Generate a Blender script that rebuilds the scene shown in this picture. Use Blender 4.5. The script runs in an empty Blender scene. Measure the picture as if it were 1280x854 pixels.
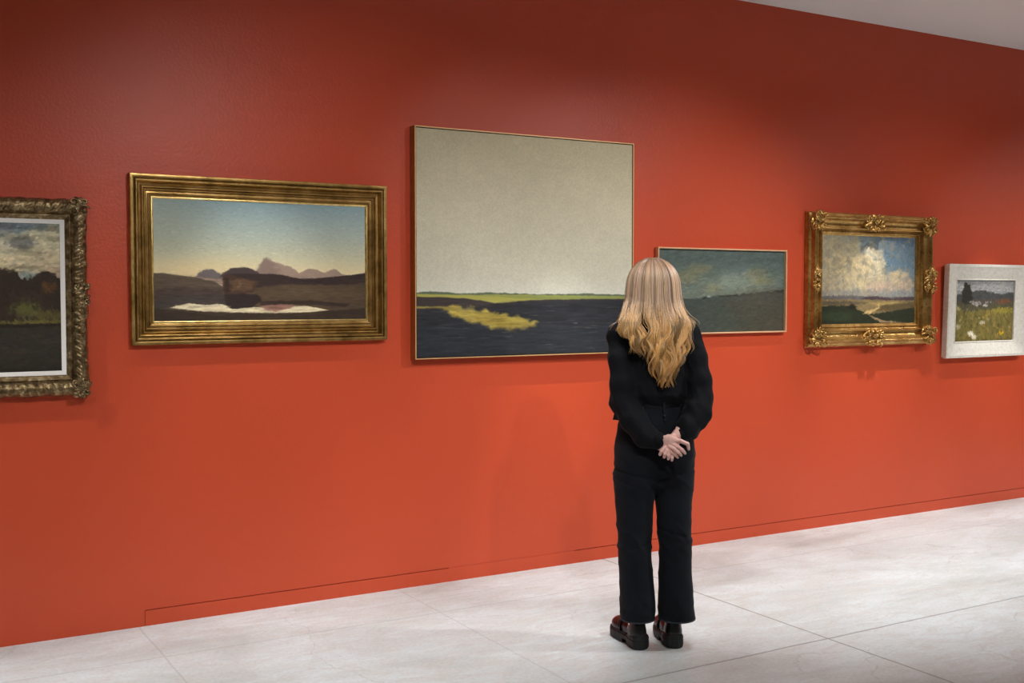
import bpy, math, random
import numpy as np
from mathutils import Vector, Matrix
random.seed(7)
rng = np.random.default_rng(11)
COL = bpy.context.scene.collection
PI = math.pi

# ------------------------------------------------------------------ numpy helpers
def s2l(c):
    c = np.clip(np.asarray(c, dtype=np.float64), 0, 1)
    return np.where(c <= 0.04045, c / 12.92, ((c + 0.055) / 1.055) ** 2.4)
def rgb(r, g, b):
    v = s2l(np.array([r, g, b]) / 255.0)
    return (float(v[0]), float(v[1]), float(v[2]), 1.0)

def _hash(ix, iy, iz):
    n = (ix.astype(np.int64) * 374761393 + iy.astype(np.int64) * 668265263 + iz.astype(np.int64) * 2147483647 // 7 * 3)
    n = (n ^ (n >> 13)) * 1274126177
    n = n & 0x7fffffff
    n = (n ^ (n >> 16)) & 0xffff
    return n.astype(np.float32) / 32767.5 - 1.0
def vnoise(x, y, z=None):
    if z is None: z = np.zeros_like(x)
    x, y, z = np.broadcast_arrays(x, y, z)
    fx, fy, fz = np.floor(x), np.floor(y), np.floor(z)
    ix, iy, iz = fx.astype(np.int64), fy.astype(np.int64), fz.astype(np.int64)
    ux, uy, uz = x - fx, y - fy, z - fz
    ux = ux * ux * (3 - 2 * ux); uy = uy * uy * (3 - 2 * uy); uz = uz * uz * (3 - 2 * uz)
    r = 0
    for dx in (0, 1):
        for dy in (0, 1):
            for dz in (0, 1):
                w = (ux if dx else 1 - ux) * (uy if dy else 1 - uy) * (uz if dz else 1 - uz)
                r = r + w * _hash(ix + dx, iy + dy, iz + dz)
    return r
def fbm(x, y, z=None, o=4, g=0.5):
    if z is None: z = np.zeros_like(x)
    r = 0; a = 1.0; t = 0
    for i in range(o):
        r = r + a * vnoise(x * 2 ** i + 17.3 * i, y * 2 ** i + 5.1 * i, z * 2 ** i + 9.7 * i); t += a; a *= g
    return r / t
def sst(a, b, x):
    t = np.clip((x - a) / (b - a), 0, 1)
    return t * t * (3 - 2 * t)

# ------------------------------------------------------------------ object helpers
def link(o, parent=None):
    COL.objects.link(o)
    if parent is not None: o.parent = parent
    return o
def mesh_obj(name, verts, faces, mat, parent=None, smooth=True, cols=None, sharp=None):
    me = bpy.data.meshes.new(name)
    verts = np.asarray(verts, dtype=np.float32)
    if isinstance(faces, np.ndarray):
        n = faces.shape[1]
        me.vertices.add(len(verts)); me.vertices.foreach_set('co', verts.ravel())
        me.loops.add(faces.size); me.loops.foreach_set('vertex_index', faces.astype(np.int32).ravel())
        me.polygons.add(len(faces))
        me.polygons.foreach_set('loop_start', np.arange(0, faces.size, n, dtype=np.int32))
        me.update(calc_edges=True)
        me.validate()
    else:
        me.from_pydata([tuple(map(float, v)) for v in verts], [], faces)
        me.update()
    me.polygons.foreach_set('use_smooth', [smooth] * len(me.polygons))
    if cols is not None:
        ca = me.color_attributes.new('Col', 'FLOAT_COLOR', 'POINT')
        ca.data.foreach_set('color', np.asarray(cols, dtype=np.float32).ravel())
    if sharp is not None and smooth:
        try: me.set_sharp_from_angle(angle=math.radians(sharp))
        except Exception: pass
    if mat is not None: me.materials.append(mat)
    o = bpy.data.objects.new(name, me)
    return link(o, parent)
def empty(name, loc, rz=0, label=None, cat=None, group=None, rx=0):
    o = bpy.data.objects.new(name, None)
    o.empty_display_size = 0.1
    o.location = loc; o.rotation_euler = (rx, 0, rz)
    if label: o['label'] = label
    if cat: o['category'] = cat
    if group: o['group'] = group
    return link(o)
def boxes(name, lst, mat, parent=None, bevel=0.0):
    V = []; F = []
    for (x0, x1, y0, y1, z0, z1) in lst:
        n = len(V)
        V += [(x0, y0, z0), (x1, y0, z0), (x1, y1, z0), (x0, y1, z0), (x0, y0, z1), (x1, y0, z1), (x1, y1, z1), (x0, y1, z1)]
        F += [[n + i for i in f] for f in ((0, 3, 2, 1), (4, 5, 6, 7), (0, 1, 5, 4), (1, 2, 6, 5), (2, 3, 7, 6), (3, 0, 4, 7))]
    o = mesh_obj(name, V, F, mat, parent, smooth=False)
    if bevel:
        m = o.modifiers.new('b', 'BEVEL'); m.width = bevel; m.segments = 2; m.limit_method = 'ANGLE'
    return o
def tube(pts, rad, n=8, cap=True):
    P = [Vector(p) for p in pts]; V = []; F = []
    up = Vector((0.13, 0.27, 1)).normalized()
    for i, p in enumerate(P):
        t = (P[min(i + 1, len(P) - 1)] - P[max(i - 1, 0)]).normalized()
        a = t.cross(up)
        if a.length < 1e-3: a = t.cross(Vector((1, 0, 0)))
        a.normalize(); b = t.cross(a)
        r = rad[i] if isinstance(rad, (list, tuple, np.ndarray)) else rad
        for k in range(n):
            q = 2 * PI * k / n
            V.append(p + a * math.cos(q) * r + b * math.sin(q) * r)
    for i in range(len(P) - 1):
        for k in range(n):
            F.append([i * n + k, i * n + (k + 1) % n, (i + 1) * n + (k + 1) % n, (i + 1) * n + k])
    if cap:
        F.append([k for k in range(n)][::-1]); F.append([(len(P) - 1) * n + k for k in range(n)])
    return [tuple(v) for v in V], F

# ------------------------------------------------------------------ signed distance sculpting
class Field:
    def __init__(s, xs, ys, zs):
        s.xs, s.ys, s.zs = [np.asarray(a, dtype=np.float32) for a in (xs, ys, zs)]
        s.D = np.full((len(s.xs), len(s.ys), len(s.zs)), 0.06, dtype=np.float32)
    def _sl(s, lo, hi):
        r = []
        for a, l, h in zip((s.xs, s.ys, s.zs), lo, hi):
            i0 = max(0, np.searchsorted(a, l) - 1); i1 = min(len(a), np.searchsorted(a, h) + 1)
            r.append(slice(int(i0), int(max(i1, i0))))
        return tuple(r)
    def pts(s, sl):
        return (s.xs[sl[0]][:, None, None], s.ys[sl[1]][None, :, None], s.zs[sl[2]][None, None, :])
    def comb(s, sl, d, k, op='u'):
        A = s.D[sl]
        if A.size == 0: return
        if op == 'u':
            if k > 0:
                h = np.clip(0.5 + 0.5 * (A - d) / k, 0, 1); s.D[sl] = A * (1 - h) + d * h - k * h * (1 - h)
            else: s.D[sl] = np.minimum(A, d)
        elif op == 's':
            s.D[sl] = np.maximum(A, -d) if k <= 0 else -(lambda a, b: (lambda h: a * (1 - h) + b * h - k * h * (1 - h))(np.clip(0.5 + 0.5 * (a - b) / k, 0, 1)))(-A, d)
    def cap(s, a, b, ra, rb, k=0.01, flat=None, sc=1.0, op='u'):
        a = np.array(a, float); b = np.array(b, float); R = max(ra, rb) * max(1, sc) + k + 0.03
        sl = s._sl(np.minimum(a, b) - R, np.maximum(a, b) + R); X, Y, Z = s.pts(sl)
        ab = b - a; L2 = max(float(ab @ ab), 1e-9)
        px, py, pz = X - a[0], Y - a[1], Z - a[2]
        t = np.clip((px * ab[0] + py * ab[1] + pz * ab[2]) / L2, 0, 1)
        qx, qy, qz = px - t * ab[0], py - t * ab[1], pz - t * ab[2]
        r = ra + (rb - ra) * t
        q2 = qx * qx + qy * qy + qz * qz
        if flat is not None:
            n = np.array(flat, float); n /= np.linalg.norm(n)
            qn = qx * n[0] + qy * n[1] + qz * n[2]
            q2 = np.maximum(q2 - qn * qn, 0) + (qn / sc) ** 2
            d = (np.sqrt(q2) - r) * min(1, sc if sc < 1 else 1)
        else: d = np.sqrt(q2) - r
        s.comb(sl, d.astype(np.float32), k, op)
    def chain(s, pts, rs, k=0.004, **kw):
        for i in range(len(pts) - 1): s.cap(pts[i], pts[i + 1], rs[i], rs[i + 1], k, **kw)
    def ell(s, c, r, k=0.01, rz=0.0, rx=0.0, op='u'):
        c = np.array(c, float); r = np.array(r, float); R = r.max() + k + 0.03
        sl = s._sl(c - R, c + R); X, Y, Z = s.pts(sl)
        x, y, z = X - c[0], Y - c[1], Z - c[2]
        ca, sa = math.cos(-rz), math.sin(-rz); x, y = x * ca - y * sa, x * sa + y * ca
        ca, sa = math.cos(-rx), math.sin(-rx); y, z = y * ca - z * sa, y * sa + z * ca
        k0 = np.sqrt((x / r[0]) ** 2 + (y / r[1]) ** 2 + (z / r[2]) ** 2)
        k1 = np.sqrt((x / r[0] ** 2) ** 2 + (y / r[1] ** 2) ** 2 + (z / r[2] ** 2) ** 2)
        d = k0 * (k0 - 1) / np.maximum(k1, 1e-6)
        s.comb(sl, d.astype(np.float32), k, op)
    def loft(s, st, k=0.01, rz=0.0, e=2.0, op='u', axis=2, grow=0.0):
        # st rows: (h, ca, cb, ra, rb)
        st = np.array(sorted(st), float)
        h = np.linspace(st[0, 0], st[-1, 0], 200)
        cols = [np.interp(h, st[:, 0], st[:, i]) for i in range(1, 5)]
        w = np.exp(-np.linspace(-2, 2, 17) ** 2); w /= w.sum()
        cols = [np.convolve(np.pad(c, 8, mode='edge'), w, 'valid') for c in cols]
        H = (s.xs, s.ys, s.zs)[axis]
        c = [np.interp(H, h, q).astype(np.float32) for q in cols]
        sh = [1, 1, 1]; sh[axis] = -1
        ca, cb, ra, rb = [q.reshape(sh) for q in c]
        X, Y, Z = s.pts((slice(None),) * 3)
        A, B = {2: (X, Y), 1: (X, Z)}[axis]
        a, b = A - ca, B - cb
        if rz:
            cs, sn = math.cos(-rz), math.sin(-rz); a, b = a * cs - b * sn, a * sn + b * cs
        m = np.minimum(ra, rb)
        d = (((np.abs(a) / ra) ** e + (np.abs(b) / rb) ** e) ** (1 / e) - 1) * m - grow
        Hh = H.reshape(sh)
        d = np.maximum(d, np.maximum(st[0, 0] - Hh, Hh - st[-1, 0]))
        s.comb((slice(None),) * 3, d.astype(np.float32), k, op)
    def mesh(s):
        D = s.D; I = D < 0
        nx, ny, nz = D.shape
        cnt = np.zeros((nx - 1, ny - 1, nz - 1), np.float32)
        P = np.zeros((nx - 1, ny - 1, nz - 1, 3), np.float32)
        ax = (s.xs, s.ys, s.zs)
        for axis in range(3):
            A = [slice(None)] * 3; B = [slice(None)] * 3
            A[axis] = slice(0, -1); B[axis] = slice(1, None)
            A, B = tuple(A), tuple(B)
            cr = I[A] != I[B]
            idx = np.argwhere(cr)
            if len(idx) == 0: continue
            dA = D[A][cr]; dB = D[B][cr]; t = dA / (dA - dB)
            pos = np.stack([ax[i][idx[:, i]] for i in range(3)], 1)
            a0 = ax[axis][idx[:, axis]]; a1 = ax[axis][idx[:, axis] + 1]
            pos[:, axis] = a0 + t * (a1 - a0)
            o = [i for i in range(3) if i != axis]
            for d0 in (0, 1):
                for d1 in (0, 1):
                    j = idx.copy(); j[:, o[0]] -= d0; j[:, o[1]] -= d1
                    ok = (j >= 0).all(1) & (j[:, 0] < nx - 1) & (j[:, 1] < ny - 1) & (j[:, 2] < nz - 1)
                    j = j[ok]
                    np.add.at(cnt, (j[:, 0], j[:, 1], j[:, 2]), 1)
                    np.add.at(P, (j[:, 0], j[:, 1], j[:, 2]), pos[ok])
        act = cnt > 0
        vid = -np.ones(cnt.shape, np.int64); vid[act] = np.arange(act.sum())
        V = P[act] / cnt[act][:, None]
        F = []
        for axis in range(3):
            A = [slice(None)] * 3; B = [slice(None)] * 3
            A[axis] = slice(0, -1); B[axis] = slice(1, None)
            cr = I[tuple(A)] != I[tuple(B)]
            idx = np.argwhere(cr); o = [(axis + 1) % 3, (axis + 2) % 3]
            ok = (idx[:, o[0]] > 0) & (idx[:, o[1]] > 0) & (idx[:, o[0]] < D.shape[o[0]] - 1) & (idx[:, o[1]] < D.shape[o[1]] - 1)
            idx = idx[ok]
            if len(idx) == 0: continue
            ins = I[tuple(A)][tuple(idx.T)]
            q = []
            for d0, d1 in ((1, 1), (0, 1), (0, 0), (1, 0)):
                j = idx.copy(); j[:, o[0]] -= d0; j[:, o[1]] -= d1
                q.append(vid[tuple(j.T)])
            q = np.stack(q, 1); q[~ins] = q[~ins][:, ::-1]
            F.append(q)
        F = np.concatenate(F)
        return V, F
def axis_pts(lo, hi, step, fine=None):
    if not fine: return np.arange(lo, hi + step, step)
    f0, f1, fs = fine
    return np.concatenate([np.arange(lo, f0, step), np.arange(f0, f1, fs), np.arange(f1, hi + step, step)])

# ------------------------------------------------------------------ materials
class NT:
    def __init__(s, name):
        s.m = bpy.data.materials.new(name); s.m.use_nodes = True
        s.t = s.m.node_tree; s.b = s.t.nodes['Principled BSDF']
    def n(s, ty, **kw):
        q = s.t.nodes.new(ty)
        for k, v in kw.items(): setattr(q, k, v)
        return q
    def l(s, a, b): s.t.links.new(a, b)
    def coord(s): return s.n('ShaderNodeTexCoord').outputs['Object']
    def mapping(s, vec, scale=(1, 1, 1), loc=(0, 0, 0)):
        q = s.n('ShaderNodeMapping'); q.inputs['Scale'].default_value = scale; q.inputs['Location'].default_value = loc
        s.l(vec, q.inputs['Vector']); return q.outputs['Vector']
    def noise(s, vec, scale, detail=4, rough=0.5, dist=0):
        q = s.n('ShaderNodeTexNoise'); q.inputs['Scale'].default_value = scale; q.inputs['Detail'].default_value = detail
        q.inputs['Roughness'].default_value = rough; q.inputs['Distortion'].default_value = dist
        s.l(vec, q.inputs['Vector']); return q.outputs['Fac']
    def ramp(s, fac, stops):
        q = s.n('ShaderNodeValToRGB'); e = q.color_ramp.elements
        while len(e) < len(stops): e.new(0.5)
        for i, (p, c) in enumerate(stops): e[i].position = p; e[i].color = c
        s.l(fac, q.inputs['Fac']); return q.outputs['Color']
    def mix(s, f, a, b, mode='MIX'):
        q = s.n('ShaderNodeMix', data_type='RGBA', blend_type=mode)
        for i, v in ((0, f), (6, a), (7, b)):
            if hasattr(v, 'links'): s.l(v, q.inputs[i])
            else: q.inputs[i].default_value = v
        return q.outputs[2]
    def math(s, op, a, b=None, clamp=False):
        q = s.n('ShaderNodeMath', operation=op, use_clamp=clamp)
        for i, v in enumerate((a, b)):
            if v is None: continue
            if hasattr(v, 'links'): s.l(v, q.inputs[i])
            else: q.inputs[i].default_value = v
        return q.outputs[0]
    def bump(s, h, strength, dist):
        q = s.n('ShaderNodeBump'); q.inputs['Strength'].default_value = strength; q.inputs['Distance'].default_value = dist
        s.l(h, q.inputs['Height']); s.l(q.outputs['Normal'], s.b.inputs['Normal'])
    def set(s, **kw):
        for k, v in kw.items():
            k = {'color': 'Base Color', 'rough': 'Roughness', 'metal': 'Metallic', 'spec': 'Specular IOR Level', 'sheen': 'Sheen Weight', 'coat': 'Coat Weight'}.get(k, k)
            if hasattr(v, 'links'): s.l(v, s.b.inputs[k])
            else: s.b.inputs[k].default_value = v
        return s

def m_plain(name, c, rough=0.5, metal=0, bump=None, var=0.0, vs=30, **kw):
    t = NT(name); v = t.coord()
    if var:
        n = t.noise(v, vs, 4)
        col = t.mix(n, tuple(x * (1 - var) for x in c[:3]) + (1,), tuple(min(1, x * (1 + var)) for x in c[:3]) + (1,))
        t.set(color=col)
    else: t.set(color=c)
    t.set(rough=rough, metal=metal, **kw)
    if bump: t.bump(t.noise(v, bump[0], 4), bump[1], bump[2])
    return t.m

# red wall paint: satin, roller texture
t = NT('red_wall_paint'); v = t.coord()
n1 = t.noise(v, 0.7, 3)
t.set(color=t.mix(n1, rgb(202, 75, 42), rgb(207, 79, 46)), rough=0.40, spec=0.42)
h = t.math('ADD', t.math('MULTIPLY', t.noise(v, 70, 3, 0.55), 1.0), t.math('MULTIPLY', t.noise(v, 6, 2), 1.3))
t.bump(h, 0.28, 0.004)
M_WALL = t.m
M_WHITE = m_plain('white_ceiling_paint', rgb(247, 246, 244), 0.8, bump=(90, 0.1, 0.002))
M_BACKW = m_plain('white_wall_paint', rgb(205, 200, 195), 0.7, bump=(90, 0.1, 0.002))

# concrete floor
t = NT('pale_polished_concrete'); v = t.coord()
big = t.noise(t.mapping(v, (0.7, 1.4, 1)), 1.3, 7, 0.62, 0.8)
c = t.ramp(big, [(0.33, rgb(178, 181, 178)), (0.48, rgb(203, 208, 207)), (0.66, rgb(219, 226, 227))])
med = t.noise(t.mapping(v, (1.0, 2.6, 1), (3, 1, 0)), 4.5, 8, 0.7, 1.4)
c = t.mix(t.math('MULTIPLY', t.ramp(med, [(0.42, (0, 0, 0, 1)), (0.66, (1, 1, 1, 1))]), 0.7), c, rgb(200, 194, 187))
fine = t.noise(v, 60, 5, 0.7)
c = t.mix(0.26, c, t.ramp(fine, [(0.3, (0.35, 0.33, 0.31, 1)), (0.6, (0.95, 0.95, 0.95, 1))]), 'MULTIPLY')
sep = t.n('ShaderNodeSeparateXYZ'); t.l(v, sep.inputs[0])
def joint(o, pos, w):
    d = t.math('ABSOLUTE', t.math('SUBTRACT', o, pos))
    return t.math('SUBTRACT', 1.0, t.math('SMOOTH_MIN', t.math('DIVIDE', d, w), 1.0), True)
wob = t.math('MULTIPLY', t.math('SUBTRACT', t.noise(v, 3, 2), 0.5), 0.012)
xx = t.math('ADD', sep.outputs[0], wob); yy = t.math('ADD', sep.outputs[1], wob)
J = None
for o, pos, w, a in ((xx, 3.70, 0.007, 0.9), (yy, -1.73, 0.008, 0.8), (yy, -0.49, 0.007, 0.35), (yy, -0.25, 0.006, 0.14), (xx, 2.40, 0.006, 0.28), (yy, -2.97, 0.008, 0.8), (xx, 1.1, 0.006, 0.3), (xx, 5.0, 0.006, 0.12)):
    q = t.math('MULTIPLY', joint(o, pos, w), a)
    J = q if J is None else t.math('MAXIMUM', J, q)
vor = t.n('ShaderNodeTexVoronoi', feature='DISTANCE_TO_EDGE'); vor.inputs['Scale'].default_value = 0.9
wv = t.n('ShaderNodeVectorMath', operation='ADD'); nv = t.n('ShaderNodeTexNoise'); nv.inputs['Scale'].default_value = 5; nv.inputs['Detail'].default_value = 6
t.l(v, nv.inputs['Vector']); sc_ = t.n('ShaderNodeVectorMath', operation='SCALE'); sc_.inputs['Scale'].default_value = 0.22
t.l(nv.outputs['Color'], sc_.inputs[0]); t.l(v, wv.inputs[0]); t.l(sc_.outputs[0], wv.inputs[1]); t.l(wv.outputs[0], vor.inputs['Vector'])
crk = t.math('SUBTRACT', 1.0, t.math('DIVIDE', vor.outputs['Distance'], 0.004), True)
crk = t.math('MULTIPLY', crk, t.math('MULTIPLY', t.math('GREATER_THAN', t.noise(v, 1.6, 2), 0.52), 0.25))
J = t.math('MAXIMUM', J, crk)
pit = t.math('MULTIPLY', t.math('GREATER_THAN', t.noise(t.mapping(v, (1, 1, 1), (5, 2, 0)), 34, 3, 0.6), 0.73), 0.22)
J = t.math('MAXIMUM', J, pit)
c = t.mix(J, c, rgb(104, 98, 92))
t.set(color=c, rough=t.math('ADD', t.math('MULTIPLY', med, 0.25), 0.33), spec=0.4)
t.bump(t.math('SUBTRACT', t.math('MULTIPLY', fine, 0.25), J), 0.25, 0.003)
M_FLOOR = t.m

def m_gold(name, c1, c2, c3, rough=0.35, metal=0.85, scale=25, bump=0.3, bs=120, bd=0.0015):
    t = NT(name); v = t.coord()
    n = t.noise(v, scale, 6, 0.65)
    c = t.ramp(n, [(0.32, c1), (0.52, c2), (0.72, c3)])
    t.set(color=c, metal=metal, rough=t.math('ADD', t.math('MULTIPLY', t.noise(v, 60, 3), 0.3), rough - 0.12))
    t.bump(t.noise(v, bs, 4, 0.6), bump, bd)
    return t.m
M_GOLD = m_gold('antique_gilding', rgb(128, 98, 50), rgb(176, 140, 80), rgb(206, 172, 112), 0.34, scale=12, bump=0.12)
M_GOLD2 = m_gold('burnished_gilding', rgb(148, 108, 56), rgb(188, 146, 80), rgb(224, 186, 120), 0.28, scale=8, bump=0.04)
M_GOLDL = m_gold('bright_gilding', rgb(196, 160, 88), rgb(232, 202, 132), rgb(246, 224, 160), 0.34)
M_SILVER = m_gold('worn_silver_gilding', rgb(84, 64, 40), rgb(132, 110, 76), rgb(196, 174, 134), 0.33, 0.8, scale=40, bump=0.35, bs=140, bd=0.002)
M_LINER = m_plain('white_linen_liner', rgb(242, 236, 229), 0.85, bump=(500, 0.3, 0.001), var=0.05, vs=80)
M_COPPER = m_plain('orange_brown_wood', rgb(150, 82, 34), 0.4, var=0.25, vs=14, bump=(80, 0.2, 0.001))
M_EDGE = m_plain('pale_gilt_lip', rgb(226, 178, 122), 0.4, metal=0.3, var=0.1)
M_MAPLE = m_plain('light_maple_wood', rgb(226, 176, 134), 0.45, var=0.12, vs=25)
M_DARK = m_plain('dark_gap_wood', rgb(30, 22, 16), 0.8)
t = NT('limed_white_wood'); v = t.coord()
w = t.noise(t.mapping(v, (6, 1, 6)), 9, 6, 0.7, 0.5)
t.set(color=t.ramp(w, [(0.25, rgb(206, 194, 172)), (0.5, rgb(225, 219, 206)), (0.75, rgb(235, 231, 223))]), rough=0.6)
t.bump(t.noise(v, 150, 4), 0.25, 0.001); M_LIMED = t.m
M_BACKER = m_plain('wooden_backing', rgb(120, 92, 60), 0.8)

def m_paint(name, rough=0.5, weave=700, wstr=0.25):
    t = NT(name); v = t.coord()
    a = t.n('ShaderNodeVertexColor'); a.layer_name = 'Col'
    t.set(color=a.outputs['Color'], rough=rough, spec=0.3)
    t.bump(t.noise(v, weave, 2), wstr, 0.0006)
    return t.m
M_OIL = m_paint('oil_paint', 0.5, 350, 0.3)
M_CANVAS = m_paint('matte_paint_on_canvas', 0.8, 260, 0.5)

M_BLOUSE = None
t = NT('black_blouse_fabric'); v = t.coord()
t.set(color=rgb(15, 16, 20), rough=0.85, sheen=0.03, spec=0.2)
t.b.inputs['Sheen Roughness'].default_value = 0.4
t.bump(t.noise(t.mapping(v, (1, 1, 0.45)), 22, 4, 0.6, 0.6), 0.35, 0.008); M_BLOUSE = t.m
t = NT('washed_black_denim'); v = t.coord()
t.set(color=t.mix(t.noise(v, 9, 5, 0.6), rgb(15, 16, 20), rgb(32, 35, 42)), rough=0.9, sheen=0.03, spec=0.18)
t.bump(t.math('ADD', t.math('MULTIPLY', t.noise(v, 400, 2), 0.12), t.noise(t.mapping(v, (1, 1, 1.6)), 14, 4, 0.6, 0.8)), 0.3, 0.007); M_DENIM = t.m
M_LEATHER = m_plain('black_leather', rgb(16, 15, 16), 0.35, bump=(200, 0.2, 0.001))
M_METAL = m_plain('polished_metal', rgb(220, 220, 222), 0.2, 1.0)
M_SOLE = m_plain('black_rubber', rgb(17, 17, 18), 0.6, bump=(150, 0.2, 0.001))
M_OXB = NT('oxblood_patent_leather').set(color=rgb(46, 10, 14), rough=0.30, spec=0.4).m
M_SOCK = m_plain('black_knit_sock', rgb(12, 12, 14), 0.95, bump=(300, 0.5, 0.001))
t = NT('skin'); v = t.coord()
t.set(color=t.mix(t.noise(v, 40, 4), rgb(240, 184, 170), rgb(250, 208, 196)), rough=0.45, spec=0.4)
t.b.inputs['Subsurface Weight'].default_value = 0.12; t.b.inputs['Subsurface Radius'].default_value = (0.01, 0.004, 0.002); t.b.inputs['Subsurface Scale'].default_value = 0.5
M_SKIN = t.m
M_NAIL = m_plain('fingernail', rgb(240, 200, 188), 0.25)
t = NT('blonde_hair'); a = t.n('ShaderNodeVertexColor'); a.layer_name = 'Col'
t.set(color=a.outputs['Color'], rough=0.34, spec=0.8)
M_HAIR = t.m

# ------------------------------------------------------------------ the room
def struct(o): o['kind'] = 'structure'; return o
XL, XR, YB, HC = -7.0, 14.0, -10.0, 3.32
def slab(name, x0, x1, y0, y1, z0, z1, m): return struct(boxes(name, [(x0, x1, y0, y1, z0, z1)], m))
slab('floor', XL - .2, XR + .2, YB - .2, 0.2, -0.15, 0, M_FLOOR)
slab('ceiling', XL - .2, XR + .2, YB - .2, 0.2, HC, HC + 0.15, M_WHITE)
# red wall: left of x=1.13 it runs down to the floor, right of it it stops above a flush skirting with a fine gap
struct(boxes('wall_back', [(XL, 1.128, 0.0, 0.18, 0, HC), (1.128, XR, 0.0, 0.18, 0.0755, HC), (1.128, XR, 0.008, 0.18, 0, 0.0755)], M_WALL))
struct(boxes('baseboard_back', [(1.1305, XR, 0.0002, 0.008, 0.0, 0.0715), (2.70, 3.50, 0.0012, 0.008, 0.0715, 0.0752)], M_WALL))
slab('wall_left', XL - .15, XL, YB, 0, 0, HC, M_BACKW)
slab('wall_right', XR, XR + .15, YB, 0, 0, HC, M_BACKW)
slab('wall_front', XL, XR, YB - .15, YB, 0, HC, M_BACKW)

# ------------------------------------------------------------------ picture frames
def sweep(name, x0, x1, z0, z1, prof, mat, parent, seg=None, disp=None, smooth=False, sharp=35):
    """profile [(inset, height off the wall)] swept round the rectangle with mitred corners"""
    prof = np.array(prof, float); n = len(prof)
    cor = [(x0, z0, 1, 1), (x1, z0, -1, 1), (x1, z1, -1, -1), (x0, z1, 1, -1)]
    V = []; F = []; along = 0.0
    rows = []
    for k in range(4):
        a, b = cor[k], cor[(k + 1) % 4]
        L = abs(b[0] - a[0]) + abs(b[1] - a[1])
        m = max(1, int(round(L / seg))) if seg else 1
        for i in range(m):
            tt = i / m
            pa = np.stack([a[0] + a[2] * prof[:, 0], a[1] + a[3] * prof[:, 0]], 1)
            pb = np.stack([b[0] + b[2] * prof[:, 0], b[1] + b[3] * prof[:, 0]], 1)
            p = pa * (1 - tt) + pb * tt
            h = prof[:, 1].copy()
            rows.append(np.stack([p[:, 0], -h, p[:, 1]], 1))
            if disp is not None:
                dn, do = disp(along + tt * L, prof[:, 0], prof[:, 1], min(tt, 1 - tt) * L)
                rows[-1][:, 1] -= dn
                # outward displacement in the wall plane
                ox, oz = [(0, -1), (1, 0), (0, 1), (-1, 0)][k]
                rows[-1][:, 0] += ox * do; rows[-1][:, 2] += oz * do
        along += L
    R = len(rows); V = np.concatenate(rows)
    i = np.arange(R)[:, None]; j = np.arange(n - 1)[None, :]
    a = i * n + j; b = ((i + 1) % R) * n + j
    F = np.stack([a, a + 1, b + 1, b], -1).reshape(-1, 4)
    o = mesh_obj(name, V, F, mat, parent, smooth=True, sharp=sharp)
    return o

def arc(c, r, a0, a1, n):
    return [(c[0] + r[0] * math.cos(math.radians(a0 + (a1 - a0) * i / n)), c[1] + r[1] * math.sin(math.radians(a0 + (a1 - a0) * i / n))) for i in range(n + 1)]

def painting(parent, x0, x1, z0, z1, off, nx, nz, fn, mat, th=0.012, gain=1.0):
    s, tt = np.meshgrid(np.linspace(0, 1, nx), np.linspace(0, 1, nz), indexing='ij')
    c = fn(s, tt)
    c = s2l(np.clip(c, 0, 255) / 255.0) * gain
    c = np.clip(c, 0, 0.95)
    relief = 0.00010 * fbm(s * 90, tt * 90, o=3)
    X = x0 + s * (x1 - x0); Z = z1 - tt * (z1 - z0); Y = -off - relief
    V = np.stack([X, Y, Z], -1).reshape(-1, 3); N = nx * nz
    i = np.arange(nx - 1)[:, None]; j = np.arange(nz - 1)[None, :]; a = i * nz + j
    F = np.stack([a, a + 1, a + nz + 1, a + nz], -1).reshape(-1, 4)
    # rim and back so that the canvas has its thickness
    edge = [k * nz for k in range(nx)] + [(nx - 1) * nz + k for k in range(1, nz)] + [k * nz + nz - 1 for k in range(nx - 2, -1, -1)] + [k for k in range(nz - 2, 0, -1)]
    E = np.array(edge); B = V[E].copy(); B[:, 1] = -(off - th); V2 = np.concatenate([V, B])
    m = len(E); k = np.arange(m); F2 = np.stack([E[k], E[(k + 1) % m], N + (k + 1) % m, N + k], 1)
    col = np.concatenate([np.concatenate([c.reshape(-1, 3), np.ones((N, 1))], 1), np.tile([[0.5, 0.45, 0.36, 1]], (m, 1))])
    return mesh_obj('canvas', V2, np.concatenate([F, F2]), mat, parent, smooth=True, cols=col, sharp=50)

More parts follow.
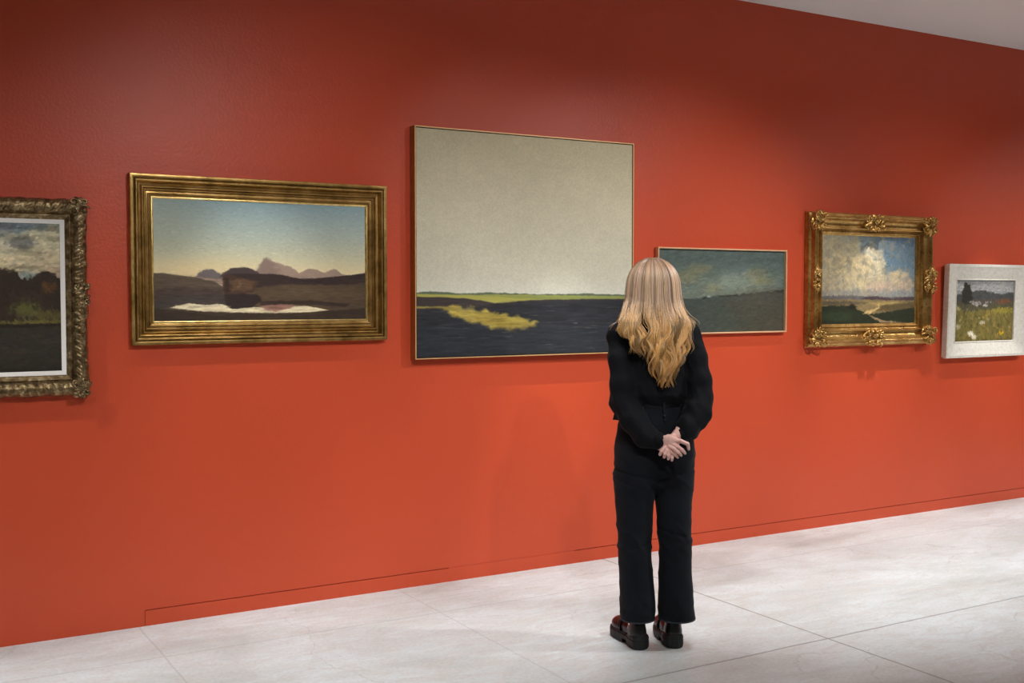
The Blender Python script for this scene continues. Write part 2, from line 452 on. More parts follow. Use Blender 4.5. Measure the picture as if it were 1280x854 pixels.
# --- painting helpers (strokes, blobs and outlines in picture coordinates)
def homog(q):
    """maps photo coordinates of a picture's corners (tl,tr,br,bl) to 0..1 picture coordinates"""
    A = []; b = []
    for (x, y), (u, v) in zip(q, ((0, 0), (1, 0), (1, 1), (0, 1))):
        A.append([x, y, 1, 0, 0, 0, -u * x, -u * y]); b.append(u)
        A.append([0, 0, 0, x, y, 1, -v * x, -v * y]); b.append(v)
    h = np.append(np.linalg.solve(np.array(A, float), np.array(b, float)), 1).reshape(3, 3)
    def f(x, y):
        p = h @ np.array([x, y, 1.0]); return p[0] / p[2], p[1] / p[2]
    return f
class Pic:
    def __init__(s, S, T, quad=None):
        s.S, s.T = S, T; s.H = homog(quad) if quad else (lambda x, y: (x, y)); s.C = np.zeros(S.shape + (3,))
    def fill(s, c, m=1.0):
        m = np.broadcast_to(np.asarray(m, float), s.S.shape)[..., None]; s.C = s.C * (1 - m) + np.asarray(c, float) * m
    def line(s, pts):
        p = sorted(s.H(*q) for q in pts); return np.interp(s.S, [a[0] for a in p], [a[1] for a in p])
    def below(s, pts, soft=0.006, rag=0.004, fr=40, seed=0):
        y = s.line(pts) + rag * fbm(s.S * fr + seed, s.T * fr * 0.3 + seed, o=3); return sst(-soft, soft, s.T - y)
    def poly(s, pts, soft=0.006, rag=0.005, fr=40, seed=0):
        P = [s.H(*q) for q in pts]
        x = s.S + rag * fbm(s.S * fr + seed, s.T * fr + 3, o=3); y = s.T + rag * fbm(s.S * fr + 9 + seed, s.T * fr + 7, o=3)
        ins = np.zeros(x.shape, bool); d = np.full(x.shape, 9.0)
        for i in range(len(P)):
            (ax, ay), (bx, by) = P[i], P[(i + 1) % len(P)]
            if ay != by:
                c = ((ay > y) != (by > y)) & (x < (bx - ax) * (y - ay) / (by - ay) + ax); ins ^= c
            ex, ey = bx - ax, by - ay; tt = np.clip(((x - ax) * ex + (y - ay) * ey) / max(ex * ex + ey * ey, 1e-12), 0, 1)
            d = np.minimum(d, np.hypot(x - ax - tt * ex, y - ay - tt * ey))
        return sst(-soft, soft, np.where(ins, d, -d))
    def blob(s, x, y, rx, ry, soft=0.5, rag=0.3, fr=12, seed=0):
        cx, cy = s.H(x, y); ex, ey = s.H(x + rx, y + ry); rx = abs(ex - cx); ry = abs(ey - cy)
        d = np.hypot((s.S - cx) / rx, (s.T - cy) / ry) + rag * fbm(s.S * fr + seed, s.T * fr + seed * 2, o=4)
        return 1 - sst(1 - soft, 1 + soft, d)
    def grain(s, amp, fx, fy, seed=0, o=4):
        s.C = s.C * (1 + amp * fbm(s.S * fx + seed, s.T * fy + seed, o=o)[..., None])
    def tint(s, c, amp, fx, fy, seed=0):
        m = np.clip(fbm(s.S * fx + seed, s.T * fy + seed, o=4) * amp, 0, 1); s.fill(c, m)

def brushed(C, n, ln, wd, ang, jit=.05, seed=1, aspect=1.0):
    """lay n short strokes over the picture, each in the colour found under its middle"""
    R = np.random.default_rng(seed); out = C.copy(); nx, nz, _ = C.shape
    px = R.integers(0, nx, n); pz = R.integers(0, nz, n)
    for k in range(n):
        x, z = px[k], pz[k]; a = ang(x / nx, z / nz) + R.normal(0, .25); l = ln * R.uniform(.5, 1.4); w = wd * R.uniform(.6, 1.3)
        e = int(l + w) + 1; x0, x1, z0, z1 = max(0, x - e), min(nx, x + e + 1), max(0, z - e), min(nz, z + e + 1)
        X = np.arange(x0, x1)[:, None] - x; Z = np.arange(z0, z1)[None, :] - z
        u = X * math.cos(a) + Z * math.sin(a); v = -X * math.sin(a) + Z * math.cos(a)
        m = np.clip(1.3 - np.sqrt((u / l) ** 2 + (v / w) ** 2), 0, .45)[..., None] * 2.0
        c = C[x, z] * (1 + R.normal(0, jit)) + R.normal(0, jit * 22, 3)
        out[x0:x1, z0:z1] = out[x0:x1, z0:z1] * (1 - m) + c * m
    return out

def pic_cloudy_lake(S, T):
    p = Pic(S, T)
    u = (S - 0.655) / 0.345        # the stretch of the picture that shows: 0..1
    p.fill((92, 104, 108)); p.fill((120, 128, 124), sst(0.0, 0.3, T))
    cl = sst(-0.15, 0.35, fbm(S * 9 + 3, T * 7 + 1, o=5)); p.fill((176, 166, 138), cl)
    for (x, y, rx, ry, c) in ((.30, .20, .5, .13, (206, 194, 160)), (.86, .14, .30, .13, (200, 188, 152)), (.55, .28, .5, .07, (190, 172, 138)), (.90, .26, .22, .07, (176, 160, 130)), (.1, .1, .2, .07, (120, 116, 104)), (.56, .13, .17, .045, (104, 104, 100)), (0.02, .03, .15, .05, (70, 72, 74)), (.98, .33, .2, .04, (150, 128, 104)), (.40, .03, .4, .03, (98, 112, 122))):
        d = np.hypot((u - x) / rx, (T - y) / ry) + 0.5 * fbm(S * 26 + x * 9, T * 22, o=4)
        p.fill(c, (1 - sst(0.55, 1.25, d)) * 0.85)
    y = np.interp(u, [-2, -1, -.3, 0, .2, .35, .5, .56, .62, .72, .80, .92, .97, 1.0], [.3, .26, .34, .335, .325, .31, .32, .37, .37, .345, .325, .33, .375, .38]) + 0.018 * fbm(S * 70, T * 8, o=3)
    tr = sst(-.008, .008, T - y); p.fill((42, 31, 22), tr); 
    p.fill((84, 56, 26), tr * (1 - sst(.2, .9, np.hypot((u - .86) / .14, (T - .43) / .07) + .3 * fbm(S * 50, T * 50, o=3))) * 0.9)
    p.fill((84, 86, 38), tr * (1 - sst(.3, 1.1, np.hypot((u - .60) / .20, (T - .58) / .07) + .5 * fbm(S * 60, T * 60, o=3))) * 0.95)
    p.fill((92, 84, 36), tr * (1 - sst(.3, 1.1, np.hypot((u - .85) / .26, (T - .62) / .05) + .5 * fbm(S * 60 + 5, T * 60, o=3))) * 0.8)
    p.fill((70, 44, 22), tr * (1 - sst(.3, 1.1, np.hypot((u - .12) / .25, (T - .61) / .05) + .5 * fbm(S * 60 + 5, T * 60, o=3))) * 0.6)
    p.fill((98, 90, 40), (1 - sst(.6, 1.1, np.abs(T - .665) / .014 + .4 * fbm(S * 40, T * 60))) * 0.85)
    p.fill((32, 24, 16), (1 - sst(.6, 1.1, np.abs(T - .69) / .012 + .4 * fbm(S * 40, T * 60))))
    w = sst(.695, .71, T); p.fill((44, 39, 31), w); p.tint((62, 54, 38), .8, 8, 30)
    p.fill((30, 26, 20), w * sst(.9, 1.0, T) * .6)
    p.grain(.15, 60, 80); return brushed(p.C, 5200, 3.6, 1.6, lambda x, z: -.3 if z < .35 else (1.3 if z < .66 else 0), .07)

def pic_mountain(S, T):
    p = Pic(S, T, ((140, 170), (1042, 205), (1042, 677), (145, 685)))
    k = T[..., None]
    sky = np.stack([np.interp(T, [0, .12, .3, .45, .6], [c[i] for c in ((128, 151, 156), (146, 162, 160), (166, 174, 160), (188, 184, 156), (214, 196, 152))]) for i in range(3)], -1)
    p.C = sky; p.fill((146, 146, 120), (1 - sst(0, .4, S)) * .4 * (1 - sst(.3, .6, T)))
    p.fill((206, 184, 136), (1 - sst(.0, .5, np.abs(S - .2) * 1.2)) * sst(.4, .6, T) * .6)
    
    p.fill((148, 126, 110), p.below([(560, 500), (580, 470), (600, 440), (612, 424), (620, 417), (634, 430), (660, 440), (700, 452), (720, 455), (745, 472), (757, 484), (780, 474), (800, 465), (840, 472), (870, 484), (905, 465), (925, 474), (945, 490), (1000, 495)], .004, .004))
    p.fill((120, 100, 90), p.poly([(580, 470), (612, 424), (620, 417), (660, 460), (700, 500), (580, 500)], .02, .03) * .7)
    p.fill((102, 92, 90), p.poly([(320, 500), (335, 480), (355, 470), (392, 466), (425, 486), (440, 510)], .005, .004))
    p.fill((66, 54, 52), p.poly([(425, 500), (432, 486), (470, 463), (540, 459), (585, 478), (600, 500), (500, 505)], .004, .004))
    p.fill((84, 70, 56), p.below([(100, 484), (150, 484), (180, 484), (230, 490), (290, 498), (340, 505), (400, 520), (440, 545), (640, 560), (1050, 560)], .005, .005))
    p.fill((64, 50, 46), p.poly([(140, 600), (140, 560), (230, 545), (330, 548), (440, 550), (440, 600)], .02, .02) * .8)
    p.fill((50, 37, 34), p.below([(100, 620), (430, 620), (440, 500), (450, 490), (500, 485), (580, 488), (640, 486), (700, 495), (760, 506), (820, 506), (900, 500), (980, 492), (1042, 484)], .004, .004) * (S > .32))
    p.fill((78, 62, 46), p.below([(420, 640), (560, 548), (640, 535), (760, 530), (900, 535), (1042, 525)], .012, .01))
    p.fill((92, 76, 54), p.poly([(600, 560), (760, 540), (980, 560), (1042, 590), (800, 585)], .03, .03) * .5)
    p.fill((66, 46, 34), p.poly([(434, 508), (440, 494), (470, 490), (500, 500), (540, 508), (584, 516), (578, 545), (560, 566), (450, 574), (437, 560)], .003, .003))
    p.fill((98, 74, 52), p.poly([(462, 512), (520, 514), (570, 524), (556, 552), (476, 556)], .012, .03) * .6)
    p.fill((46, 32, 26), p.poly([(440, 500), (458, 505), (462, 560), (446, 566)], .004, .006) * .7); p.fill((120, 92, 62), p.poly([(500, 516), (512, 516), (508, 548), (498, 546)], .005, .01) * .5)
    p.fill((62, 54, 50), p.poly([(145, 600), (250, 575), (440, 575), (445, 610), (400, 625), (290, 612), (215, 622), (145, 640)], .008, .006))
    p.fill((216, 200, 164), p.poly([(212, 628), (290, 609), (360, 617), (430, 612), (470, 632), (560, 626), (600, 628), (650, 640), (740, 622), (800, 622), (885, 640), (800, 648), (650, 651), (480, 648), (330, 642)], .004, .004))
    p.fill((146, 104, 92), p.poly([(590, 622), (650, 612), (745, 618), (720, 632), (660, 645), (620, 640)], .006, .006) * .85)
    p.fill((44, 34, 32), p.poly([(440, 572), (580, 572), (600, 600), (560, 625), (475, 636), (445, 610)], .005, .006))
    p.fill((52, 38, 32), p.poly([(590, 600), (800, 600), (980, 612), (960, 628), (850, 618), (700, 614), (600, 622)], .006, .008) * .9)
    p.fill((54, 42, 32), p.below([(140, 632), (210, 636), (330, 646), (480, 652), (650, 655), (800, 652), (900, 642), (1042, 632)], .008, .006))
    low = sst(.60, .66, T); p.fill((78, 62, 42), low * np.clip(fbm(S * 18 + 8, T * 60 + 8, o=4) * .5, 0, 1)); p.C = p.C * (1 + (low * .2 * fbm(S * 30, T * 110, o=4))[..., None]); b = brushed(p.C, 9000, 4.5, 1.4, lambda x, z: 0 if z < .5 else (.35 * math.sin(x * 9)), .03); q = np.where(T < .45, .9, .5)[..., None]; return p.C * (1 - q) + b * q

def pic_prairie(S, T):
    p = Pic(S, T, ((52, 48), (755, 102), (752, 771), (55, 797)))
    p.C = np.stack([np.interp(T, [0, .1, .4, .65, .72], [c[i] for c in ((182, 171, 141), (184, 174, 145), (189, 181, 157), (194, 188, 168), (197, 194, 178))]) for i in range(3)], -1)
    p.grain(.035, 4, 6, 1); p.grain(.05, 190, 190, 2, 2); p.grain(.02, 30, 30, 7)
    hz = p.below([(50, 586), (100, 582), (200, 587), (300, 584), (450, 589), (600, 586), (752, 589)], .0025, .003, 60); p.fill((86, 96, 74), hz)
    p.fill((140, 142, 78), p.below([(50, 590), (200, 592), (350, 590), (500, 592), (752, 594)], .003, .003, 60, 4))
    p.tint((172, 164, 70), 1.2, 12, 120, 3) if False else None
    p.fill((166, 156, 76), p.poly([(55, 592), (400, 598), (440, 606), (300, 616), (200, 604), (60, 600)], .003, .004) * .8)
    p.fill((120, 130, 66), p.poly([(300, 596), (752, 596), (752, 602), (560, 604), (400, 604)], .003, .004) * .6)
    p.fill((58, 50, 48), p.below([(50, 600), (120, 600), (200, 603), (260, 610), (310, 619), (340, 616), (450, 607), (600, 604), (752, 602)], .003, .002))
    p.fill((40, 40, 44), p.below([(50, 636), (230, 636), (320, 622), (450, 612), (600, 610), (752, 606)], .01, .008))
    p.fill((150, 136, 68), p.poly([(50, 630), (130, 630), (160, 634), (50, 638)], .003, .002) * .9)
    p.fill((160, 141, 66), p.poly([(120, 632), (180, 629), (235, 636), (300, 648), (370, 660), (435, 674), (450, 682), (425, 694), (370, 705), (310, 700), (240, 682), (180, 660)], .010, .022, 34))
    p.fill((140, 116, 46), p.poly([(200, 650), (300, 668), (400, 690), (370, 702), (280, 690)], .02, .03, 30) * .5)
    p.fill((38, 41, 46), p.below([(50, 690), (200, 690), (330, 706), (500, 700), (752, 690)], .03, .02) * .7)
    land = sst(.745, .76, T)[..., None]
    n = fbm(S * 14, T * 130 + 4, o=4)[..., None]; p.C = p.C * (1 + land * .28 * n)
    p.fill((84, 84, 82), land[..., 0] * sst(.42, .6, fbm(S * 10 + 7, T * 190, o=3)) * .5)
    p.fill((96, 92, 88), p.poly([(560, 682), (578, 680), (576, 684)], .002, .002)); lo = brushed(p.C, 6000, 7, 1.2, lambda x, z: .08, .10); q = sst(.765, .78, T)[..., None] * .45; return p.C * (1 - q) + lo * q

def pic_dusk(S, T):
    p = Pic(S, T, ((88, 70), (1120, 100), (1112, 745), (88, 760)))
    p.fill((84, 96, 90)); p.fill((112, 122, 108), sst(.1, .5, T)); p.tint((96, 106, 108), 1.2, 6, 10, 3)
    for x, y, rx, ry in ((420, 240, 90, 40), (300, 300, 120, 50), (540, 390, 60, 40), (880, 300, 90, 50), (930, 345, 80, 25), (700, 340, 160, 60)):
        p.fill((138, 130, 92) if x != 700 else (136, 146, 130), p.blob(x, y, rx, ry, .6, .6, 9, x) * .5)
    p.grain(.10, 24, 60, 2)
    p.fill((70, 78, 72), p.below([(80, 490), (250, 482), (450, 474), (560, 462), (720, 452), (870, 437), (1000, 425), (1115, 410)], .005, .004))
    p.fill((50, 54, 50), p.poly([(560, 458), (700, 450), (870, 436), (860, 455), (700, 466), (600, 468)], .005, .005)); p.fill((52, 54, 48), p.poly([(950, 432), (1115, 410), (1115, 434), (1000, 444)], .006, .006))
    p.fill((84, 70, 54), p.blob(1000, 600, 260, 170, .6, .5, 8) * .6); p.fill((60, 62, 50), p.blob(700, 620, 320, 140, .6, .5, 8, 4) * .4)
    p.fill((28, 32, 32), p.blob(470, 473, 11, 8, .3, .3)); p.fill((206, 208, 202), p.blob(495, 465, 8, 6, .4, .2)); p.fill((170, 176, 170), p.poly([(400, 468), (450, 464), (452, 470), (402, 474)], .003, .003) * .6)
    p.grain(.10, 40, 90, 9); c = brushed(p.C, 3800, 7, 2.2, lambda x, z: -.2, .05); return c

def pic_clouds(S, T):
    p = Pic(S, T, ((160, 192), (652, 205), (650, 650), (158, 660)))
    p.fill((164, 152, 124)); p.fill((118, 132, 140), sst(.15, .75, S + .35 * (0.5 - T) + .2 * fbm(S * 6, T * 6, o=4))); p.fill((82, 104, 128), p.blob(590, 220, 130, 40, .6, .7, 9) * .8); p.fill((104, 130, 146), p.blob(560, 320, 110, 80, .5, .6, 9, 3) * .7)
    for x, y, rx, ry, c in ((250, 300, 110, 110, (176, 162, 128)), (330, 400, 120, 100, (206, 186, 142)), (400, 430, 130, 70, (210, 190, 150)), (430, 330, 65, 75, (230, 212, 172)), (420, 300, 40, 45, (240, 226, 192)), (370, 340, 40, 50, (222, 200, 156)), (555, 415, 45, 40, (214, 188, 144)), (600, 450, 60, 30, (196, 172, 144)), (480, 460, 90, 28, (196, 170, 146)), (200, 450, 90, 50, (184, 168, 136))):
        p.fill(c, p.blob(x, y, rx, ry, .35, .7, 14, x * .1) * .85)
    p.fill((150, 146, 138), p.poly([(158, 480), (400, 478), (650, 484), (650, 530), (158, 530)], .03, .03) * .7)
    p.tint((158, 146, 116), 1.1, 30, 22, 5); p.tint((128, 130, 126), .9, 18, 26, 15)
    p.fill((104, 98, 96), p.below([(150, 512), (300, 508), (400, 512), (520, 516), (650, 512)], .006, .008)); p.fill((78, 62, 66), p.poly([(360, 524), (410, 512), (450, 512), (530, 524), (600, 516), (652, 512), (652, 535), (400, 534)], .006, .008))
    p.fill((136, 116, 78), p.below([(150, 528), (400, 530), (650, 534)], .01, .01)); p.fill((164, 140, 86), p.poly([(380, 548), (560, 540), (600, 552), (470, 562)], .01, .01)); p.fill((88, 76, 60), p.poly([(158, 540), (300, 536), (420, 545), (340, 556), (158, 560)], .01, .012) * .8)
    p.fill((86, 72, 46), p.poly([(460, 560), (650, 540), (650, 590), (440, 590)], .012, .012) * .8)
    p.fill((42, 47, 31), p.below([(150, 568), (240, 560), (320, 564), (370, 590), (420, 606), (500, 595), (560, 585), (650, 572)], .008, .012)); p.fill((36, 32, 26), p.poly([(300, 575), (305, 556), (325, 552), (345, 570), (340, 580)], .01, .012)); p.fill((56, 70, 44), p.blob(240, 615, 90, 18, .5, .7, 20) * .6)
    p.fill((196, 166, 108), p.poly([(375, 602), (400, 588), (455, 570), (462, 548), (470, 572), (425, 596), (415, 606)], .005, .006)); p.fill((168, 136, 100), p.poly([(410, 604), (440, 620), (480, 636), (600, 650), (470, 650), (425, 622)], .006, .008) * .85)
    p.grain(.10, 45, 50, 3); return brushed(p.C, 7500, 4.5, 1.9, lambda x, z: (2.2 * math.sin(x * 7 + z * 5)) if z < .68 else .1, .05)

def pic_meadow(S, T):
    p = Pic(S, T, ((220, 192), (645, 192), (640, 640), (208, 650)))
    p.fill((142, 141, 138)); p.tint((178, 177, 172), 1.6, 3, 26, 3); p.tint((112, 112, 114), 1.3, 3, 30, 13)
    p.fill((66, 66, 64), p.below([(205, 300), (270, 292), (340, 280), (370, 268), (410, 264), (450, 272), (500, 288), (560, 294), (610, 282), (645, 285)], .008, .008)); p.fill((82, 70, 58), p.poly([(215, 340), (640, 330), (640, 380), (215, 380)], .03, .03) * .7)
    p.fill((76, 72, 50), p.below([(205, 350), (350, 372), (500, 365), (645, 360)], .02, .03))
    p.fill((44, 42, 36), p.poly([(262, 352), (270, 300), (264, 270), (276, 250), (278, 218), (290, 208), (302, 214), (306, 232), (318, 212), (326, 240), (338, 290), (346, 330), (340, 362), (300, 372)], .006, .014))
    for x, y, rx, ry, c in ((370, 365, 30, 14, (150, 146, 142)), (440, 375, 22, 10, (192, 186, 180)), (460, 352, 30, 5, (160, 156, 152)), (400, 382, 14, 8, (58, 52, 46)), (575, 350, 50, 16, (112, 70, 44)), (330, 352, 14, 6, (166, 162, 156))): p.fill(c, p.blob(x, y, rx, ry, .35, .5, 30, x) * .9)
    f = p.below([(205, 410), (350, 420), (500, 400), (645, 392)], .03, .04); p.fill((110, 98, 50), f); p.fill((134, 114, 54), f * np.clip(fbm(S * 22 + 3, T * 16, o=4) * 1.6, 0, 1)); p.fill((84, 78, 40), f * np.clip(fbm(S * 26 + 9, T * 20, o=4) * 1.8, 0, 1)); p.fill((70, 66, 56), (1 - f) * sst(.3, .4, T) * np.clip(fbm(S * 30 + 2, T * 40, o=4) * 1.8, 0, 1))
    p.fill((60, 56, 34), p.below([(205, 640), (645, 632)], .03, .02) * .5)
    p.fill((146, 132, 50), p.poly([(480, 410), (560, 395), (640, 400), (640, 430), (500, 435)], .02, .03) * .7)
    for i in range(30):
        x, y = random.uniform(215, 635), random.uniform(385, 630); r = random.uniform(3, 8)
        p.fill(random.choice(((186, 176, 140), (170, 160, 120), (60, 56, 30), (96, 74, 34), (172, 138, 40))), p.blob(x, y, r * 1.3, r, .6, .7, 60, i) * .55)
    p.fill((214, 204, 180), p.blob(330, 588, 24, 15, .3, .4, 40)); p.fill((206, 190, 164), p.blob(358, 616, 20, 16, .3, .4, 40, 3)); p.fill((188, 180, 160), p.blob(412, 508, 20, 12, .4, .4, 40, 3) * .8); p.fill((186, 178, 150), p.blob(240, 535, 18, 14, .4, .4, 40, 5) * .7); p.fill((190, 150, 28), p.blob(560, 585, 18, 11, .4, .5, 40, 3)); p.fill((176, 166, 110), p.blob(240, 400, 14, 16, .4, .5, 40, 5) * .7)
    p.grain(.12, 50, 50, 3); return brushed(p.C, 5200, 5, 2.2, lambda x, z: -.15 if z < .3 else 1.2 + .6 * math.sin(x * 11), .07)

def origin(name, cx, z0, label, group=None): return empty(name, (cx, 0, z0), 0, label, 'painting', group)
# all frame and canvas coordinates below are given in the wall's own metres, then shifted to the thing's base
def place(root, objs):
    for o in objs:
        o.data.transform(Matrix.Translation((-root.location.x, 0, -root.location.z)))

# ornament builder: scrolls and leaves
def scroll_pts(c, r, turns, a0, h, sgn=1, n=14, grow=0.25):
    out = []
    for i in range(n):
        q = i / (n - 1); a = a0 + sgn * q * turns * 2 * PI; rr = r * (grow + (1 - grow) * q)
        out.append((c[0] + rr * math.cos(a), -(h + 0.008 * (1 - q)), c[1] + rr * math.sin(a)))
    return out
def ornament(cx, cz, w, h, off, step, leafs=7, seed=0, r=0.0075):
    """pierced rocaille: overlapping C-scrolls, ribbed leaves bending outwards and a small shell"""
    R = random.Random(seed); m = 0.022
    f = Field(np.arange(cx - w / 2 - m, cx + w / 2 + m, step), np.arange(-off - 0.05, -off + 0.05, step), np.arange(cz - h / 2 - m, cz + h / 2 + m, step))
    f.ell((cx, -off + 0.022, cz), (w * 0.42, 0.022, h * 0.42), 0.004)
    mn = min(w, h)
    for sx in (-1, 1):
        for sz in (-1, 1):
            c = (cx + sx * w * R.uniform(.24, .31), cz + sz * h * R.uniform(.20, .30))
            p = scroll_pts(c, mn * R.uniform(.16, .21), 1.1, R.uniform(0, 6.28), off + R.uniform(.002, .010), sx * sz)
            f.chain(p, np.linspace(r * .95, r * 0.55, len(p)), 0.0012)
            c = (cx + sx * w * R.uniform(.05, .14), cz + sz * h * R.uniform(.30, .40))
            p = scroll_pts(c, mn * R.uniform(.09, .13), .9, R.uniform(0, 6.28), off + R.uniform(.000, .012), -sx * sz)
            f.chain(p, np.linspace(r * .7, r * 0.45, len(p)), 0.001)
    for i in range(leafs + 3):
        a = 2 * PI * (i + R.uniform(.2, .8)) / (leafs + 3); L = R.uniform(.78, 1.06); bend = R.choice((-1, 1)) * R.uniform(.35, .7)
        q = [(cx + math.cos(a + bend * t) * w * 0.5 * L * t ** .8, -(off + .016 - .018 * t + R.uniform(-.002, .004)), cz + math.sin(a + bend * t) * h * 0.5 * L * t ** .8) for t in (.35, .55, .75, .9, 1.0)]
        f.chain(q, [r * .5, r * .85, r * .95, r * .7, r * .55], 0.001)
        f.ell(q[-1], (r * .8, r * .7, r * .8), 0.001)
    for k in range(5):
        a = PI / 2 + (k - 2) * .5
        f.cap((cx, -off - 0.008, cz - h * .04), (cx + math.cos(a) * mn * .2, -off - 0.012, cz - h * .04 + math.sin(a) * mn * .2), r * .35, r * .62, .0008)
    return f.mesh()

# P1: carved silver gilt frame, cut by the left edge of the photo
r1 = origin('framed_painting', 0.27, 1.083, 'cloudy sky over dark trees, heavy carved silver-gilt frame with white liner, hung farthest left')
def d_carve(al, d, h, e):
    n = len(d); a = np.full(n, al)
    m = sst(.002, .012, d) * (1 - sst(.058, .068, d))
    m2 = sst(.07, .074, d) * (1 - sst(.086, .09, d))
    lat = 0.5 + 0.5 * np.sin(a * 2 * PI / 0.034 + np.sin(d * 2 * PI / 0.05) * 2.2) * np.sin(d * 2 * PI / 0.026 + np.cos(a * 2 * PI / 0.034) * 1.2)
    fl = fbm(a * 130, d * 130, o=3)
    bead = np.abs(np.sin(a * PI / 0.011))
    ff = np.asarray(m * (0.009 * (lat - .4) + 0.0030 * fl) + m2 * 0.0022 * bead)
    out = 0.0035 * vnoise(np.full(n, al * 45), np.zeros(n)) * (1 - sst(0, .03, d)) * (h > .004)
    return ff, out
prof = [(0.004, 0), (0.0, 0.012), (0.0, 0.022)] + [(0.0 + x, y) for x, y in arc((0.034, 0.024), (0.034, 0.036), 180, 25, 16)] + [(0.0665, 0.034), (0.069, 0.033), (0.071, 0.037), (0.074, 0.036)] + [(0.0755 + i * .0022, 0.034 - 0.0012 * i) for i in range(7)] + [(0.091, 0.028), (0.0925, 0.024), (0.093, 0.008)]
o1 = [sweep('frame', -0.355, 0.895, 1.083, 1.945, prof, M_SILVER, r1, seg=0.004, disp=d_carve, sharp=60)]
o1.append(sweep('liner', -0.264, 0.804, 1.174, 1.854, [(0, 0.006), (0, 0.026), (0.003, 0.027), (0.019, 0.021), (0.0195, 0.012)], M_LINER, r1))
o1.append(painting(r1, -0.2455, 0.7855, 1.1925, 1.8355, 0.016, 380, 240, pic_cloudy_lake, M_OIL, gain=1.35))
for (cx, cz, w, h, sd) in ((0.862, 1.912, .085, .085, 1), (0.862, 1.116, .09, .09, 2), (-0.322, 1.912, .085, .085, 3), (-0.322, 1.116, .09, .09, 4)):
    V, F = ornament(cx, cz, w, h, 0.052, 0.0022, 8, sd, 0.0058); o1.append(mesh_obj('corner_ornament', V, F, M_SILVER, r1))
for (cx, cz, w, h, sd) in ((0.868, 1.525, .07, .15, 5), (-0.328, 1.525, .07, .15, 6), (0.27, 1.917, .15, .07, 7), (0.27, 1.111, .15, .07, 8)):
    V, F = ornament(cx, cz, w, h, 0.050, 0.0022, 9, sd, 0.0056); o1.append(mesh_obj('center_ornament', V, F, M_SILVER, r1))
place(r1, o1)

# P2: stepped gold moulding
r2 = origin('framed_painting', 1.707, 1.298, 'wide mountain peak and lake at dusk, in a plain stepped gold moulding frame')
prof = [(0.003, 0), (0.0, 0.004), (0.0, 0.036), (0.002, 0.0385), (0.009, 0.040), (0.0165, 0.0385), (0.018, 0.036), (0.0185, 0.026), (0.0215, 0.0255)] + arc((0.0285, 0.030), (0.0068, 0.0125), 190, -10, 9) + \
    [(0.0365, 0.024), (0.038, 0.018), (0.042, 0.0135), (0.047, 0.0125), (0.051, 0.0145), (0.0525, 0.019)] + arc((0.0575, 0.0205), (0.0048, 0.0085), 175, 0, 7) + [(0.0635, 0.0165), (0.0655, 0.0135)] + arc((0.069, 0.014), (0.0030, 0.0055), 175, 5, 5) + [(0.0735, 0.0085), (0.078, 0.0065), (0.083, 0.0075)] + arc((0.0875, 0.0095), (0.0042, 0.0065), 180, 0, 6) + [(0.0925, 0.0085), (0.096, 0.007), (0.1015, 0.006)]
o2 = [sweep('frame', 1.079, 2.335, 1.297, 2.074, prof, M_GOLD, r2, seg=0.02, sharp=28)]
o2.append(sweep('inner_slip', 1.178, 2.236, 1.396, 1.975, [(0, 0.004), (0.001, 0.0115), (0.004, 0.0125), (0.0085, 0.0085), (0.009, 0.004)], M_GOLDL, r2, sharp=40))
o2.append(painting(r2, 1.186, 2.228, 1.404, 1.967, 0.006, 560, 310, pic_mountain, M_OIL, th=0.005, gain=1.3))
place(r2, o2)

# P3: large modern canvas in a thin deep wooden strip frame
r3 = origin('framed_painting', 3.172, 1.193, 'largest canvas, pale empty sky over black and yellow prairie, in a thin wooden strip frame')
o3 = [sweep('frame', 2.480, 3.864, 1.193, 2.388, [(0, 0), (0, 0.058), (0.0005, 0.060)], M_COPPER, r3)]
o3[0].data.transform(Matrix.Identity(4))
o3.append(sweep('frame_lip', 2.480, 3.864, 1.193, 2.388, [(0.0002, 0.0585), (0.0005, 0.0605), (0.0055, 0.0605), (0.0058, 0.03), (0.0058, 0.004)], M_EDGE, r3))
o3.append(sweep('shadow_gap', 2.4858, 3.8582, 1.1988, 2.3822, [(0, 0.004), (0, 0.050), (0.0045, 0.050), (0.0045, 0.004)], M_DARK, r3))
o3.append(painting(r3, 2.4905, 3.8535, 1.2035, 2.3775, 0.056, 520, 470, pic_prairie, M_CANVAS, th=0.03, gain=1.22))
place(r3, o3)

# P4: small dark dusk landscape
r4 = origin('framed_painting', 4.576, 1.289, 'small dark grey-green dusk landscape in a thin pale maple frame, half behind the person')
o4 = [sweep('frame', 4.064, 5.088, 1.289, 1.8055, [(0, 0), (0, 0.031), (0.0008, 0.032), (0.0075, 0.032), (0.0083, 0.031), (0.0083, 0.006)], M_MAPLE, r4)]
o4.append(painting(r4, 4.0723, 5.0797, 1.2973, 1.7972, 0.014, 400, 230, pic_dusk, M_OIL, th=0.01))
place(r4, o4)

